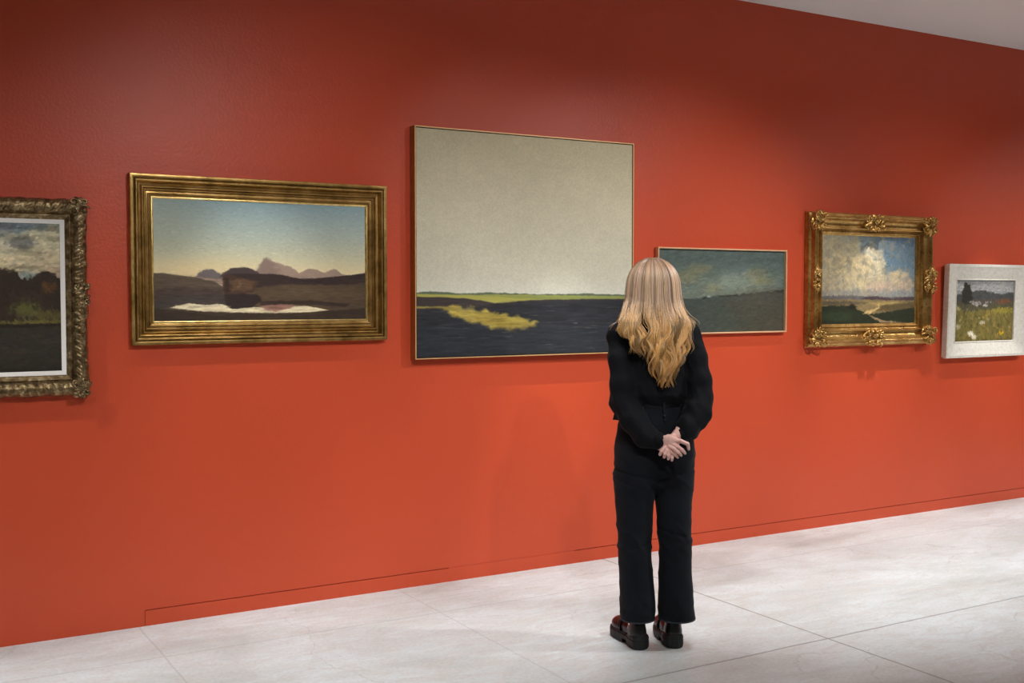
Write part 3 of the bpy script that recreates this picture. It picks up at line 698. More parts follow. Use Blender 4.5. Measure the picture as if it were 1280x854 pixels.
# P5: ornate swept gold frame
r5 = origin('framed_painting', 5.855, 1.185, 'big cream cloud over green fields, in an ornate gold frame with scrolled corners')
def d_soft(al, d, h, e):
    n = len(d); m = sst(.03, .045, d) * (1 - sst(.085, .1, d))
    side = sst(.0, .01, d)
    return m * 0.0003 * vnoise(np.full(n, al * 60), d * 90), -0.014 * sst(.12, .24, np.full(n, e)) * (1 - sst(.34, .44, np.full(n, e))) * (1 - sst(.03, .07, d)) * (h > .03) * 0
prof = [(0.002, 0), (0, 0.003), (0.0, 0.012), (0.003, 0.015), (0.004, 0.024)] + arc((0.012, 0.026), (0.008, 0.010), 180, 90, 4) + [(0.016, 0.037), (0.020, 0.040), (0.024, 0.0405), (0.0255, 0.048), (0.029, 0.058)] + arc((0.037, 0.058), (0.009, 0.011), 170, 20, 7) + [(0.048, 0.054), (0.054, 0.046), (0.063, 0.038), (0.073, 0.033), (0.083, 0.031), (0.091, 0.032), (0.096, 0.034), (0.097, 0.039)] + arc((0.103, 0.040), (0.0055, 0.008), 170, 0, 6) + [(0.1095, 0.032), (0.113, 0.026), (0.119, 0.0235), (0.124, 0.0235), (0.1255, 0.027)] + arc((0.130, 0.026), (0.004, 0.005), 160, 10, 4) + [(0.135, 0.020), (0.141, 0.017), (0.147, 0.0135), (0.1475, 0.008)]
o5 = [sweep('frame', 5.265, 6.445, 1.185, 2.060, prof, M_GOLD2, r5, seg=0.01, disp=d_soft, sharp=32)]
o5.append(painting(r5, 5.4115, 6.2985, 1.3315, 1.9135, 0.012, 420, 280, pic_clouds, M_OIL, th=0.008))
for (cx, cz, sd) in ((5.335, 1.995, 11), (6.395, 1.997, 12), (5.335, 1.252, 13), (6.395, 1.250, 14)):
    V, F = ornament(cx, cz, .145, .135, 0.062, 0.0028, 9, sd, 0.0082); o5.append(mesh_obj('corner_ornament', V, F, M_GOLD2, r5))
for (cx, cz, w, h, sd) in ((6.405, 1.622, .125, .20, 15), (5.318, 1.622, .07, .19, 16), (5.855, 1.995, .21, .12, 17), (5.855, 1.240, .21, .13, 18)):
    V, F = ornament(cx, cz, w, h, 0.060, 0.0028, 11, sd, 0.0078); o5.append(mesh_obj('center_ornament', V, F, M_GOLD2, r5))
place(r5, o5)

# P6: whitewashed frame, leaning a little forward
r6 = origin('framed_painting', 7.03, 1.078, 'grassy meadow with dark tree and grey sky, in a wide whitewashed frame, farthest right')
r6.rotation_euler = (math.radians(1.6), 0, 0); r6.location.y = -0.001
prof = [(0.006, 0), (0.006, 0.014), (0.004, 0.0155), (0.0045, 0.018), (0.0, 0.020), (0.0, 0.044), (0.002, 0.047), (0.018, 0.0475), (0.021, 0.046), (0.055, 0.038), (0.100, 0.025), (0.104, 0.0235), (0.106, 0.0265), (0.112, 0.0265), (0.114, 0.024), (0.114, 0.008)]
o6 = [sweep('frame', 6.592, 7.468, 1.078, 1.742, prof, M_LIMED, r6, seg=0.05, sharp=25)]
o6.append(painting(r6, 6.705, 7.355, 1.191, 1.629, 0.014, 320, 220, pic_meadow, M_OIL, th=0.010, gain=1.25))
place(r6, o6)
for r, (x0, x1, z0, z1) in ((r1, (-.34, .88, 1.10, 1.93)), (r2, (1.09, 2.32, 1.31, 2.06)), (r4, (4.068, 5.084, 1.293, 1.801)), (r5, (5.29, 6.42, 1.21, 2.03)), (r6, (6.61, 7.45, 1.095, 1.725)), (r3, (2.486, 3.858, 1.199, 2.382))):
    b = boxes('backing_board', [(x0, x1, -0.005 if r in (r1, r3, r4) else -0.004, -0.001, z0, z1)], M_BACKER, r); place(r, [b])

# ------------------------------------------------------------------ the visitor
AZ = math.radians(37.8)
person = empty('person', (2.97, -1.40, 0), -AZ, 'person with long blonde hair in black clothes, seen from behind, hands clasped behind back', 'person')
def rot(x, y, a, c=(0, 0)):
    ca, sa = math.cos(a), math.sin(a); return (c[0] + x * ca - y * sa, c[1] + x * sa + y * ca)
TW, PW, HW = math.radians(15), math.radians(18), math.radians(12)
def hp(px, py, v):
    dd = 4.855 + v; k = 1398 / dd; return ((px - 815.3) / k * 1.0, v, 1.53 - (py - 367.5) / k + 0.0)

# --- body
hx = (-0.01, 0.19); hz = (0.80, 0.97)
f = Field(axis_pts(-.32, .34, .008, (-.02, .18, .0017)), axis_pts(-.27, .26, .008, (-.245, -.145, .0017)), axis_pts(.03, 1.72, .008, (.80, .97, .0017)))
hc = (0.0, 0.025)
def hd(x, y, z): q = rot(x, y, HW, hc); return (q[0], q[1], z)
f.ell(hd(0, -.010, 1.585), (.074, .092, .088), .01, HW)
f.ell(hd(0, .030, 1.525), (.060, .066, .085), .02, HW)
f.ell(hd(0, .052, 1.480), (.036, .040, .034), .02, HW)
f.cap(hd(0, .088, 1.555), hd(0, .110, 1.520), .008, .013, .008)
f.ell(hd(0, .092, 1.487), (.024, .012, .010), .008, HW)
for s in (-1, 1):
    f.ell(hd(s * .032, .098, 1.555), (.016, .012, .011), .008, HW, op='s')
    f.ell(hd(s * .074, .0, 1.535), (.008, .018, .030), .006, HW)
    f.ell(hd(s * .045, .065, 1.515), (.022, .025, .022), .02, HW)
f.cap((0, .0, 1.36), hd(0, -.015, 1.52), .056, .050, .03)
f.loft([(1.00, 0, 0, .12, .09), (1.08, 0, 0, .112, .085), (1.20, 0, 0, .125, .095), (1.30, 0, 0, .14, .10), (1.37, 0, 0, .14, .08), (1.41, 0, 0, .08, .06)], .02, TW)
f.loft([(.74, .005, 0, .13, .09), (.85, .01, 0, .155, .105), (.95, .01, 0, .14, .10), (1.02, 0, 0, .12, .09)], .02, PW)
LSh = rot(-.155, 0, TW) + (1.365,); RSh = rot(.155, 0, TW) + (1.365,)
LEl = (-.125, -.105, 1.075); REl = (.200, -.03, 1.085)
LWr = hp(826, 555, -.178); RWr = hp(847, 543.5, -.165)
for sh, el, wr in ((LSh, LEl, LWr), (RSh, REl, RWr)):
    f.cap(sh, el, .043, .034, .02); f.cap(el, wr, .036, .023, .02, flat=(0, 1, 0), sc=.9)
LAnk = (-.068, -.025, .09); RAnk = (.100, .015, .09)
for hip, kn, an in (((-.08, -.02, .86), (-.075, -.02, .47), LAnk), ((.10, .03, .86), (.10, .02, .47), RAnk)):
    f.cap(hip, kn, .082, .050, .02); f.cap(kn, an, .052, .032, .02)
for an, yaw in ((LAnk, math.radians(28)), (RAnk, math.radians(12))):
    q = rot(0, .10, yaw, an[:2]); f.cap((an[0], an[1], .07), (q[0], q[1], .06), .028, .024, .01)
# hands: the left hand lies over the right, its fingers pointing right and down; the right hand's fingers curl out below
kk = .0035
f.cap(LWr, hp(840, 552.5, -.200), .024, .030, .01, flat=(.2, 1, .2), sc=.55)
f.cap(hp(832, 548, -.19), hp(843, 551, -.205), .016, .014, .008, flat=(0, 1, .2), sc=.7)
f.chain([hp(840, 549, -.205), hp(851, 550.5, -.222), hp(859, 553.8, -.222), hp(860.3, 559, -.215)], [0.0095, 0.0086, 0.0079, 0.0068], kk)
f.chain([hp(840, 554, -.208), hp(847.5, 557.8, -.226), hp(852.5, 561.5, -.228), hp(855.2, 564.5, -.219)], [0.0090, 0.0083, 0.0077, 0.0067], .0022)
f.chain([hp(837, 557, -.208), hp(843, 560.5, -.224), hp(848, 564.5, -.226), hp(850.5, 567.3, -.218)], [0.0088, 0.0081, 0.0075, 0.0065], .0022)
f.chain([hp(835, 559.5, -.203), hp(840, 564, -.214), hp(844, 567.5, -.214), hp(846.3, 570, -.209)], [0.0081, 0.0072, 0.0067, 0.0059], .0022)
f.chain([hp(829, 549, -.18), hp(835, 545.5, -.180), hp(842, 545.5, -.178)], [0.0117, 0.0099, 0.0081], .006)
f.cap(RWr, hp(836, 557.5, -.184), .024, .029, .008, flat=(.1, 1, .1), sc=.5)
f.chain([RWr, hp(841.5, 543.8, -.178), hp(836, 547.5, -.186)], [0.0144, 0.0095, 0.0081], .005)
f.chain([hp(835, 556.5, -.190), hp(830.5, 559.5, -.208), hp(827, 563.5, -.213), hp(825.2, 567.5, -.206)], [0.0090, 0.0081, 0.0077, 0.0067], .0022)
f.chain([hp(837, 559, -.190), hp(833.5, 562.5, -.209), hp(831.2, 567, -.214), hp(830.4, 570.6, -.207)], [0.0090, 0.0081, 0.0077, 0.0067], .0022)
f.chain([hp(838.5, 560.5, -.192), hp(837.0, 565, -.210), hp(835.8, 569, -.214), hp(835.4, 572.6, -.207)], [0.0086, 0.0079, 0.0074, 0.0065], .0022)
f.chain([hp(841, 562, -.192), hp(840.8, 567, -.207), hp(840.2, 571, -.210), hp(839.9, 574.3, -.205)], [0.0079, 0.0072, 0.0067, 0.0059], .0022)
V, F = f.mesh()
body = mesh_obj('body', V, F, M_SKIN, person)
# nails (sub-parts of the body)
def nail(tip, prev, r, nrm=(0, -1, 0)):
    tip, prev = Vector(tip), Vector(prev); d = (tip - prev).normalized(); n = Vector(nrm); n = (n - d * n.dot(d)).normalized(); b = d.cross(n)
    Vn = []; Fn = []; N = 5
    for i in range(N + 1):
        for j in range(N + 1):
            a = (i / N - .5) * 2; c = (j / N - .5) * 2; w = math.sqrt(max(0, 1 - 0.55 * a * a))
            x = c * r * .72 * w
            p = tip + d * (a * r * .75 + r * .15) + b * x + n * (r * 1.035 * math.sqrt(max(.05, 1 - (x / r) ** 2 * .9 - (max(0, a) * .35) ** 2)))
            Vn.append(tuple(p))
    k0 = (N + 1) ** 2
    for q in list(Vn): Vn.append(tuple(Vector(q) - n * .0012))
    for i in range(N):
        for j in range(N):
            a = i * (N + 1) + j; Fn.append([a, a + 1, a + N + 2, a + N + 1]); Fn.append([k0 + a, k0 + a + N + 1, k0 + a + N + 2, k0 + a + 1])
    return mesh_obj('fingernail', Vn, Fn, M_NAIL, body)
for a, b, r in ((hp(860.3, 559, -.215), hp(859, 553.8, -.222), .0076), (hp(855.2, 564.5, -.219), hp(852.5, 561.5, -.228), .0074), (hp(850.5, 567.3, -.218), hp(848, 564.5, -.226), .0072), (hp(846.3, 570, -.209), hp(844, 567.5, -.214), .0066)):
    nail(a, b, r)

# --- trousers
f = Field(np.arange(-.24, .27, .004), np.arange(-.21, .21, .004), np.arange(.09, 1.10, .0045))
f.loft([(.665, .010, 0, .020, .030), (.69, .010, 0, .055, .055), (.72, .010, 0, .110, .085), (.78, .012, 0, .164, .116), (.84, .012, 0, .180, .122), (.90, .010, 0, .174, .122), (.97, .006, 0, .156, .114), (1.03, .004, 0, .138, .105), (1.062, .004, 0, .131, .101)], .01, PW)
LL = [(.122, -.059, -.028, .076, .088), (.25, -.061, -.028, .0755, .082), (.368, -.070, -.028, .0725, .078), (.476, -.076, -.026, .073, .076), (.583, -.074, -.024, .081, .083), (.66, -.075, -.022, .086, .090), (.70, -.077, -.022, .089, .095), (.80, -.080, -.022, .088, .105), (.87, -.072, -.022, .076, .098), (.93, -.06, -.02, .05, .07)]
RL = [(.118, .110, .012, .081, .088), (.22, .104, .012, .0755, .083), (.31, .102, .012, .073, .078), (.42, .102, .012, .070, .075), (.53, .096, .014, .073, .077), (.62, .093, .018, .079, .083), (.66, .093, .02, .083, .09), (.70, .096, .022, .086, .095), (.80, .100, .026, .086, .105), (.87, .092, .026, .074, .098), (.93, .08, .02, .05, .07)]
f.loft(LL, .012, 0); f.loft(RL, .012, 0)
for s in (-1, 1):
    q = rot(s * .075 + .005, -.060, PW); f.ell((q[0], q[1], .865), (.078, .066, .085), .03)
# hollow hems
f.loft([(h, a, b, c - .006, d - .006) for h, a, b, c, d in [(.05,) + LL[0][1:], (.20,) + LL[1][1:]]], 0, 0, op='s')
f.loft([(h, a, b, c - .006, d - .006) for h, a, b, c, d in [(.05,) + RL[0][1:], (.19,) + RL[1][1:]]], 0, 0, op='s')
X, Y, Z = f.pts((slice(None),) * 3)
fold = .0045 * (1 - np.abs(fbm(X * 7 + 2, Y * 7, Z * 13 + X * 9, o=2))) ** 3 * 1.6 - .003
kneeL = np.exp(-((Z - .47) / .07) ** 2) + .8 * np.exp(-((Z - .76) / .05) ** 2) + .5 * np.exp(-((Z - .20) / .06) ** 2) + .35
sd = sst(.0, .02, Z - .135)
# crease lines under the seat and behind the knees
cr = .004 * np.exp(-((Z - (.735 + .25 * np.abs(X - .02) ** 1.0)) / .007) ** 2) + .003 * np.exp(-((Z - (.69 + .35 * np.abs(X + .02))) / .006) ** 2) * (X < 0) + .0035 * np.exp(-((Z - (.50 - .3 * (X - .1))) / .007) ** 2) * (X > 0.03) + .003 * np.exp(-((Z - (.44 + .25 * (X + .08))) / .007) ** 2) * (X < 0)
f.D += ((-fold * kneeL + cr) * sd).astype(np.float32)
# seat seam
q = rot(.004, 0, PW)
V, F = f.mesh(); tr = mesh_obj('trousers', V, F, M_DENIM, person)
hemm = m_plain('hem_stitching', rgb(52, 56, 66), 0.9)
def ring(name, c, rx, ry, z, h, th, mat, parent, rz=0, n=64, zf=None):
    V = []; F = []
    for i in range(n):
        a = 2 * PI * i / n; 
        for (k, zz) in ((0, z), (1, z), (1, z + h), (0, z + h)):
            p = rot((rx + k * th) * math.cos(a), (ry + k * th) * math.sin(a), rz, c); V.append((p[0], p[1], zz + (zf(a) if zf else 0)))
    for i in range(n):
        j = (i + 1) % n
        for k in range(4): F.append([i * 4 + k, j * 4 + k, j * 4 + (k + 1) % 4, i * 4 + (k + 1) % 4])
    return mesh_obj(name, V, F, mat, parent, smooth=True, sharp=40)
ring('hem', (-.059, -.028), .0745, .0865, .1225, .006, .0022, hemm, tr); ring('hem', (.110, .012), .0795, .0865, .1185, .006, .0022, hemm, tr)
belt = ring('belt', (.004, 0), .128, .098, 1.048, .030, .0065, M_LEATHER, person, PW)
def onback(x, z, rx, ry, w, h, th, name, mat, parent, c=(.004, 0), a=PW):
    V = []; F = []
    for i, xx in enumerate(np.linspace(x - w / 2, x + w / 2, 5)):
        y = -ry * math.sqrt(max(0, 1 - (xx / rx) ** 2))
        for (k, zz) in ((0, z - h / 2), (1, z - h / 2), (1, z + h / 2), (0, z + h / 2)):
            p = rot(xx, y - k * th, a, c); V.append((p[0], p[1], zz))
    for i in range(4):
        for k in range(4): F.append([i * 4 + k, (i + 1) * 4 + k, (i + 1) * 4 + (k + 1) % 4, i * 4 + (k + 1) % 4])
    F.append([0, 1, 2, 3]); F.append([19, 18, 17, 16])
    return mesh_obj(name, V, F, mat, parent, smooth=False)
onback(0.012, 1.052, .136, .106, .010, .048, .005, 'belt_loop', M_DENIM, tr)
onback(-.082, 1.052, .136, .106, .010, .048, .005, 'belt_loop', M_DENIM, tr)
bt = onback(-.078, 1.046, .139, .109, .010, .010, .004, 'buckle', M_METAL, belt); bt['label'] = 'small shiny metal buckle'
for z in (1.012, .995):
    q = rot(.012, -.113 - (1.012 - z) * .25, PW, (.004, 0)); V, F = tube([(q[0], q[1] + .004, z), (q[0], q[1] - .003, z)], .005, 12); mesh_obj('button', V, F, M_LEATHER, tr)

# --- blouse
f = Field(np.arange(-.26, .33, .004), np.arange(-.25, .20, .004), np.arange(.83, 1.46, .004))
f.loft([(1.045, .002, 0, .122, .096), (1.062, .002, -.002, .134, .108), (1.10, .004, -.004, .158, .122), (1.16, .004, -.004, .156, .120), (1.24, .002, -.002, .152, .118), (1.31, .0, 0, .158, .112), (1.36, .0, 0, .160, .098), (1.395, .0, .002, .130, .078), (1.425, .0, .008, .080, .058), (1.452, .0, .008, .060, .052)], .012, TW)
f.cap(rot(-.135, 0, TW) + (1.362,), (LSh[0] + .002, LSh[1], 1.355), .048, .050, .02)
f.cap(rot(.135, 0, TW) + (1.362,), (RSh[0] + .002, RSh[1], 1.355), .048, .050, .02)
f.chain([(LSh[0] + .012, LSh[1], 1.350), (-.138, -.075, 1.25), (-.128, -.10, 1.15), (LEl[0] + .006, LEl[1], LEl[2] - .002)], [.050, .050, .050, .051], .018)
f.chain([(LEl[0] + .006, LEl[1], LEl[2] - .002), (-.075, -.135, 1.00), (-.030, -.160, .935), hp(823.5, 552, -.176)], [.051, .054, .050, .033], .015)
f.chain([(RSh[0] + .004, RSh[1], 1.352), (.185, .012, 1.25), (.200, -.012, 1.16), (REl[0] + .004, REl[1], REl[2])], [.050, .050, .053, .055], .018)
f.chain([(REl[0] + .004, REl[1], REl[2]), (.182, -.075, 1.02), (.146, -.130, .970), hp(851, 543.5, -.160)], [.055, .056, .048, .027], .015)
f.cap((.128, .01, 1.11), (.130, -.01, 1.03), .034, .030, .02)
# fabric corner sticking out at the left elbow
f.chain([(-.125, -.07, 1.03), (-.150, -.06, 1.005), (-.166, -.055, .992)], [.03, .014, .004], .01)
f.chain([(-.135, -.09, 1.09), (-.160, -.085, 1.062), (-.168, -.085, 1.060)], [.03, .018, .012], .01)
X, Y, Z = f.pts((slice(None),) * 3)
fo = (1 - np.abs(fbm(X * 13 + Z * 5, Y * 12 + 3, Z * 5, o=2))) ** 3
arms = sst(.10, .15, np.abs(X - .01)) + .5
low = 1 + .8 * (1 - sst(1.06, 1.2, Z))
fo2 = np.sin((X * 1.0 + Z * .55) * 95 + 3 * vnoise(X * 9, Y * 9, Z * 9)) * np.exp(-((Z - 1.0) / .10) ** 2)
f.D += (-.0045 * fo * arms * low + .0035 - .0022 * fo2).astype(np.float32)
V, F = f.mesh(); bl = mesh_obj('blouse', V, F, M_BLOUSE, person)
# cuffs
def cuff(a, b, ra, rb):
    a, b = Vector(a), Vector(b); pts = [a.lerp(b, q) for q in (0, .15, .5, .85, 1)]
    V, F = tube(pts, [ra * .94, ra, (ra + rb) / 2, rb, rb * .93], 28, cap=False)
    o = mesh_obj('cuff', V, F, M_BLOUSE, bl); m = o.modifiers.new('s', 'SOLIDIFY'); m.thickness = .003; m.offset = -1; return o
cuff(hp(819.5, 547.5, -.170), hp(827.5, 553.5, -.182), .0345, .0330)
cuff(hp(855, 541.5, -.154), hp(848, 543.5, -.163), .0305, .0290)
ring('collar', (0, .006), .062, .054, 1.432, .024, .003, M_BLOUSE, bl, TW)

# --- hair
f = Field(np.arange(-.15, .15, .004), np.arange(-.15, .16, .004), np.arange(1.38, 1.70, .004))
f.ell((0, .0, 1.578), (.094, .100, .098), .01)
f.loft([(1.40, .006, -.028, .095, .060), (1.46, .002, -.020, .100, .075), (1.52, 0, -.012, .098, .088), (1.58, 0, -.005, .092, .09)], .01)
f.ell(hd(0, .10, 1.50), (.058, .07, .09), .006, HW, op='s')
hv, hf = f.mesh(); HV = [hv]; HF = [hf]; HC_ = [np.tile([*s2l(np.array([168, 124, 82]) / 255), 1], (len(hv), 1))]; base = len(hv)
NS, SEG, SD = 6000, 36, 3
ncl = 84
clphi = np.sort(rng.uniform(-128, 128, ncl)); clph = rng.uniform(0, 6.28, ncl); clf = rng.uniform(4.2, 7.0, ncl); cla = rng.uniform(.5, 1.3, ncl); clend = rng.normal(0, .018, ncl); clc = rng.normal(0, 1, ncl); clr = rng.uniform(-.5, 1, ncl)
ci = rng.integers(0, ncl, NS); phc = clphi[ci]; jit = rng.normal(0, 3.4, NS); phi = phc + jit
lay = rng.uniform(0, 1, NS) ** 1.6           # 0 = outermost
T_ = np.linspace(0, 1, SEG)
zk = [1.14, 1.17, 1.222, 1.28, 1.334, 1.375, 1.41, 1.466, 1.52, 1.56]
half = np.array([.105, .105, .105, .110, .118, .130, .138, .119, .108, .106])
cen = np.array([.046, .046, .046, .038, .028, .020, .013, .001, .001, .001])
dep = np.array([.145, .146, .148, .147, .140, .130, .122, .111, .106, .104])
ph = np.radians(phi); ph0 = ph.copy()
lat = np.sin(np.clip(ph, -PI / 2, PI / 2)); front = np.abs(phi) > 88
zend = 1.150 + .19 * np.abs(lat - .10) ** 1.5 + 1.5 * clend[ci] + rng.normal(0, .012, NS)
zend = np.where(lat < -.55, np.maximum(zend, 1.29 + rng.normal(0, .02, NS)), zend)
zend = np.where(front, 1.40 + rng.normal(0, .012, NS), zend)
zend = np.maximum(zend, 1.138)
th = np.linspace(.10, PI / 2, 12)
Zs = np.zeros((NS, SEG)); U = np.zeros((NS, SEG)); W = np.zeros((NS, SEG))
capz = 1.56 + .124 * np.cos(th) ; capr = np.sin(th)
nb = SEG - 12
shr = 1 - .10 * lay
for i in range(12):
    Zs[:, i] = 1.56 + (.126 * np.cos(th[i])) * (1 - .05 * lay)
    U[:, i] = -.004 + .005 * capr[i] + .106 * np.sin(ph) * capr[i] * shr
    W[:, i] = (-.012 * (1 - capr[i])) - .004 - .104 * np.cos(ph) * capr[i] * shr
for j in range(nb):
    q = (j + 1) / nb; z = 1.56 + (zend - 1.56) * q; i = 12 + j; Zs[:, i] = z
    a = np.interp(z, zk, half); c = np.interp(z, zk, cen); d = np.interp(z, zk, dep)
    narrow = np.interp(z, [1.14, 1.25, 1.38], [.52, .80, 1.0])
    ph = np.radians(phc + jit * np.interp(z, [1.14, 1.24, 1.34, 1.46], [.30, .38, .62, 1.0]))
    U[:, i] = c + a * np.sin(ph) * narrow * (1 - .10 * lay)
    flat = np.interp(z, [1.33, 1.42, 1.50], [1.0, .75, 0.0])
    vv = -d * np.cos(ph) * (1 - .10 * lay)
    vflat = -d * (.90 + .10 * np.cos(ph)) + .022 * lay
    vv2 = np.where(front, vv, vv * (1 - flat) + vflat * flat)
    # follow the turned shoulders
    U_ = U[:, i]; W[:, i] = vv2 + np.where(front, 0, np.clip(U_ - .03, -.15, .15) * np.sin(TW) * .9 * flat) - .004
    amp = np.interp(z, [1.14, 1.30, 1.42, 1.50], [.015, .018, .009, 0]) * cla[ci]
    U[:, i] += amp * np.sin(2 * PI * z * clf[ci] + clph[ci]) + np.interp(z, [1.14, 1.36, 1.44], [.004, .008, 0]) * np.sin(clph[ci] * 3 + z * 60)
    W[:, i] -= np.abs(amp) * (.5 + .7 * np.cos(2 * PI * z * clf[ci] + clph[ci]))
# clumping + jitter that closes towards the tips
du = rng.normal(0, .0042, (NS, 1)); dw = rng.normal(0, .003, (NS, 1)); spread = np.interp(T_, [0, .4, .8, 1], [.4, 1.0, .9, .35])[None, :]
U += du * spread; W += dw * spread
curl = (lat < -.75) & ~front & (rng.uniform(0, 1, NS) < .5)
kq = sst(.78, 1.0, T_)[None, :]; U[curl] -= (.014 * kq * np.ones((curl.sum(), 1))); 
ce = clr[ci][:, None] * sst(.80, 1.0, T_)[None, :] * .020; U += ce * np.sign(lat)[:, None]
P = np.stack([U, W, Zs], -1)
fly = rng.uniform(0, 1, NS) < .035; kf = sst(.35, 1.0, T_)[None, :, None]; P[fly] += kf * rng.normal(0, 1, (fly.sum(), 1, 3)) * np.array([.012, .004, .004])
P[..., 1] -= .004
Tn = np.gradient(P, axis=1); Tn /= np.maximum(np.linalg.norm(Tn, axis=2, keepdims=True), 1e-9)
A = np.cross(Tn, np.array([.31, .9, .1])); A /= np.maximum(np.linalg.norm(A, axis=2, keepdims=True), 1e-9); B = np.cross(Tn, A)
rad = (.00115 * np.interp(T_, [0, .1, .7, 1], [.7, 1, 1, .25]))[None, :, None] * rng.uniform(.7, 1.25, (NS, 1, 1))
ringv = [P + (A * math.cos(2 * PI * k / SD) + B * math.sin(2 * PI * k / SD)) * rad for k in range(SD)]
Vh = np.stack(ringv, 2).reshape(-1, 3)
s_, i_, k_ = np.meshgrid(np.arange(NS), np.arange(SEG - 1), np.arange(SD), indexing='ij')
b0 = (s_ * SEG + i_) * SD; Fh = np.stack([b0 + k_, b0 + (k_ + 1) % SD, b0 + SD + (k_ + 1) % SD, b0 + SD + k_], -1).reshape(-1, 4) + base
root = np.array([158, 116, 84.]); mid = np.array([243, 205, 172.]); low_ = np.array([238, 182, 110.]); tipc = np.array([222, 162, 92.])
g = np.interp(Zs, [1.14, 1.22, 1.38, 1.50, 1.63, 1.68], [0, 1, 2, 3, 3, 4])
pal = np.array([tipc, low_, low_ * .5 + np.array([242, 192, 126.]) * .5, mid, root])
c0 = np.stack([np.interp(g, [0, 1, 2, 3, 4], pal[:, q]) for q in range(3)], -1)
var = np.exp(.27 * clc[ci] + rng.normal(0, .16, NS))[:, None, None]
gold = np.clip(rng.normal(0, .5, NS), -1, 1)[:, None, None]
c0 = c0 * np.clip(var, .58, 1.05) * (1 + np.array([.03, 0, -.10]) * gold)
# a few loose flyaway hairs keep their own way
ch = s2l(np.clip(c0, 0, 250) / 255.); ch = np.repeat(ch[:, :, None, :], SD, 2).reshape(-1, 3)
HV.append(Vh); HF.append(Fh); HC_.append(np.concatenate([ch, np.ones((len(ch), 1))], 1))
mesh_obj('hair', np.concatenate(HV), np.concatenate(HF), M_HAIR, person, cols=np.concatenate(HC_))

# --- shoes (worn: parts of the person) and socks
def shoe(heel, yaw, mirror):
    f = Field(np.arange(-.07, .07, .0026), np.arange(-.02, .30, .0026), np.arange(-.006, .07, .0026))
    w = [(0.0, .000), (.004, .021), (.015, .035), (.05, .041), (.10, .038), (.15, .045), (.195, .050), (.235, .046), (.262, .032), (.276, .012), (.280, .002)]
    sx = lambda y: -.006 * mirror * math.sin(PI * min(1, max(0, y / .28)))
    f.loft([(y, sx(y), .025 + (.006 if y < .09 else 0), a + .003, .0255 + (.006 if y < .09 else 0)) for y, a in w], 0, 0, e=5, axis=1)
    f.D = np.maximum(f.D, (-(f.pts((slice(None),) * 3)[2]) + 0 * f.D))
    X, Y, Z = f.pts((slice(None),) * 3)
    arch = np.maximum(np.abs(Y - .108) - .016 - .3 * np.maximum(0, .02 - Z), Z - .020)
    f.D = np.maximum(f.D, -arch)
    lug = np.maximum(np.maximum(np.abs(((Y + .006) % .020) - .010) - .0035, Z - .010), .022 - np.abs(X - 0)); f.D = np.maximum(f.D, -lug)
    groove = np.sqrt(np.maximum(0, (Z - .040) ** 2)) - .0015; shell = f.D + .003
    f.D = np.maximum(f.D, -np.maximum(groove, -shell)).astype(np.float32)
    Vs, Fs = f.mesh()
    g = Field(np.arange(-.07, .07, .0026), np.arange(-.02, .30, .0026), np.arange(.03, .15, .0026))
    g.ell((sx(.2), .205, .058), (.047, .068, .036), .01); g.ell((sx(.12), .130, .062), (.038, .075, .046), .02)
    g.loft([(.040, 0, .055, .036, .050), (.06, 0, .055, .036, .050), (.085, 0, .056, .033, .048), (.112, 0, .058, .030, .045)], .012)
    g.loft([(.098, 0, .058, .026, .041), (.16, 0, .060, .030, .047)], 0, op='s')
    g.D = np.maximum(g.D, (.045 - g.pts((slice(None),) * 3)[2])).astype(np.float32)
    Vu, Fu = g.mesh()
    M = Matrix.Translation((heel[0], heel[1], 0)) @ Matrix.Rotation(yaw, 4, 'Z')
    e = mesh_obj('shoe', Vu, Fu, M_OXB, person); s = mesh_obj('sole', Vs, Fs, M_SOLE, e)
    pts = [(sx(.15) + .043 * math.cos(a), .150 + .006 * math.sin(a), .056 + .052 * math.sin(a)) for a in np.linspace(-.15, PI + .15, 15)]
    V, F = tube(pts, .0045, 8); st = mesh_obj('strap', V, F, M_LEATHER, e)
    V, F = tube([(.033 * mirror, .150, .094), (.045 * mirror, .146, .090), (.050 * mirror, .140, .070)], [.003, .0028, .0036], 8); tl = mesh_obj('lace', V, F, M_LEATHER, e)
    V, F = tube([(.018 * mirror * -1, .158, .104), (.034 * mirror * -1, .158, .092)], [.003, .003], 8); bk = mesh_obj('buckle', V, F, M_METAL, e)
    # heel counter: black band round the back of the upper
    h = Field(np.arange(-.06, .06, .0026), np.arange(-.02, .14, .0026), np.arange(.04, .13, .0026))
    h.loft([(.046, 0, .055, .0385, .0525), (.07, 0, .055, .0380, .0520), (.10, 0, .057, .0335, .048), (.116, 0, .059, .0315, .0465)], 0)
    h.loft([(.0, 0, .055, .030, .046), (.14, 0, .058, .0285, .043)], 0, op='s')
    h.D = np.maximum(h.D, h.pts((slice(None),) * 3)[1] - .10).astype(np.float32)
    V, F = h.mesh(); ct = mesh_obj('heel_counter', V, F, M_LEATHER, e)
    for o in (e, s, st, tl, bk, ct): o.data.transform(M)
    e['label'] = 'chunky oxblood patent shoe with thick black sole'
    return e
shoe((-.036, -.085), math.radians(27), -1)
shoe((.106, -.050), math.radians(12), 1)
for (x, y, yaw) in ((-.036, -.085, 27), (.106, -.050, 12)):
    q = rot(0, .060, math.radians(yaw), (x, y)); V, F = tube([(q[0], q[1], .060), (q[0], q[1], .10), (q[0], q[1], .15), (q[0] - .0, q[1] + .005, .20)], [.027, .033, .039, .043], 24)
    mesh_obj('sock', V, F, M_SOCK, person)

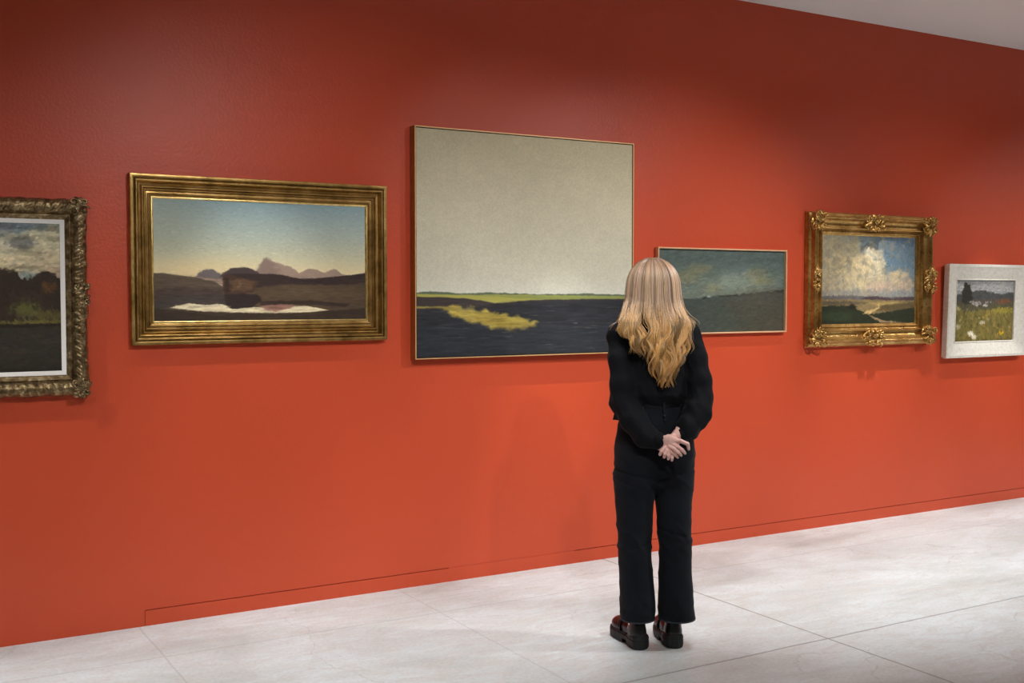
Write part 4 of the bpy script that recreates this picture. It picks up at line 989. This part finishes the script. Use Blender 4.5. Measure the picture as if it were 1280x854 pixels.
# ------------------------------------------------------------------ lights
def spot(loc, aim, W, ang, blend=1.0, r=0.04, col=(1, .93, .86)):
    d = bpy.data.lights.new('spot', 'SPOT'); d.energy = W; d.spot_size = math.radians(ang); d.spot_blend = blend; d.shadow_soft_size = r; d.color = col
    o = bpy.data.objects.new('track_or_fill_spot', d); o.location = loc
    o.rotation_euler = (Vector(aim) - Vector(loc)).to_track_quat('-Z', 'Y').to_euler(); COL.objects.link(o); return o
WH = (1.0, .998, .99)
for x, y, ax, az, w, an in ((-0.6, -3.1, 0.3, 0.5, 64, 66), (1.8, -3.4, 1.9, 0.7, 165, 70), (4.9, -2.7, 4.1, 0.2, 275, 82), (7.0, -2.6, 6.2, 0.2, 110, 86), (9.3, -2.5, 8.5, 0.25, 275, 90)):
    spot((x, y, 3.2), (ax, 0, az), w, an, 1.0, .04, WH)
for x, y, ax, az, w, an in ((-.8, -1.0, .3, .8, 120, 48), (1.6, -.75, 1.7, .5, 100, 38), (3.4, -.80, 3.4, -.25, 170, 28), (4.7, -.75, 4.7, .0, 110, 32), (5.95, -.72, 5.95, .40, 205, 37), (7.05, -.72, 7.05, .12, 165, 31), (8.3, -.72, 8.3, .15, 220, 32)):
    spot((x, y, 3.2), (ax, 0, az), w, an, 1.0, .02, WH)
spot((3.9, -3.3, 3.2), (3.15, 0, 1.85), 62, 34, .9, .04, WH)  # extra spot added to brighten the prairie canvas
spot((2.35, -4.3, 3.2), (2.95, -1.4, 1.15), 120, 36, .8, .05, WH)
spot((1.0, -3.3, 3.2), (1.6, 0, 1.70), 22, 30, .9, .04, WH)  # weak extra spot added to lift the mountain picture
def area(loc, aim, W, sx, sy, col=(1, .96, .93)):  # unseen area lights added as overhead fill and floor bounce
    d = bpy.data.lights.new('area', 'AREA'); d.shape = 'RECTANGLE'; d.size = sx; d.size_y = sy; d.energy = W; d.color = col
    o = bpy.data.objects.new('fill_area_light', d); o.location = loc
    o.rotation_euler = (Vector(aim) - Vector(loc)).to_track_quat('-Z', 'Y').to_euler(); COL.objects.link(o); return o
area((3.5, -5.8, 3.25), (3.5, -5.8, 0), 60, 16, 6, (.88, .97, 1.0)).data.spread = math.radians(60)
area((1.2, -1.0, 3.28), (1.2, -1.0, 0), 16, 4, .4, (.88, .97, 1.0)).data.spread = math.radians(50)
area((6.5, -1.3, 3.28), (6.5, -1.3, 0), 30, 6, .8, (.88, .97, 1.0)).data.spread = math.radians(50)
w = bpy.data.worlds.new('world'); bpy.context.scene.world = w; w.use_nodes = True
w.node_tree.nodes['Background'].inputs[0].default_value = (0.6, 0.6, 0.6, 1); w.node_tree.nodes['Background'].inputs[1].default_value = 0.3

# ------------------------------------------------------------------ camera
cam = bpy.data.cameras.new('camera'); cam.sensor_width = 36; cam.lens = 1398 / 1280 * 36; cam.clip_start = 0.05
co = bpy.data.objects.new('camera', cam); COL.objects.link(co)
co.location = (0, -5.2456, 1.53)
co.rotation_euler = (PI / 2 - math.atan(59.5 / 1398), 0, -math.radians(30.5))
sc = bpy.context.scene; sc.camera = co
sc.view_settings.view_transform = 'Standard'; sc.view_settings.look = 'None'
sc.view_settings.exposure = 0.0; sc.view_settings.gamma = 1.0; sc.view_settings.use_curve_mapping = False
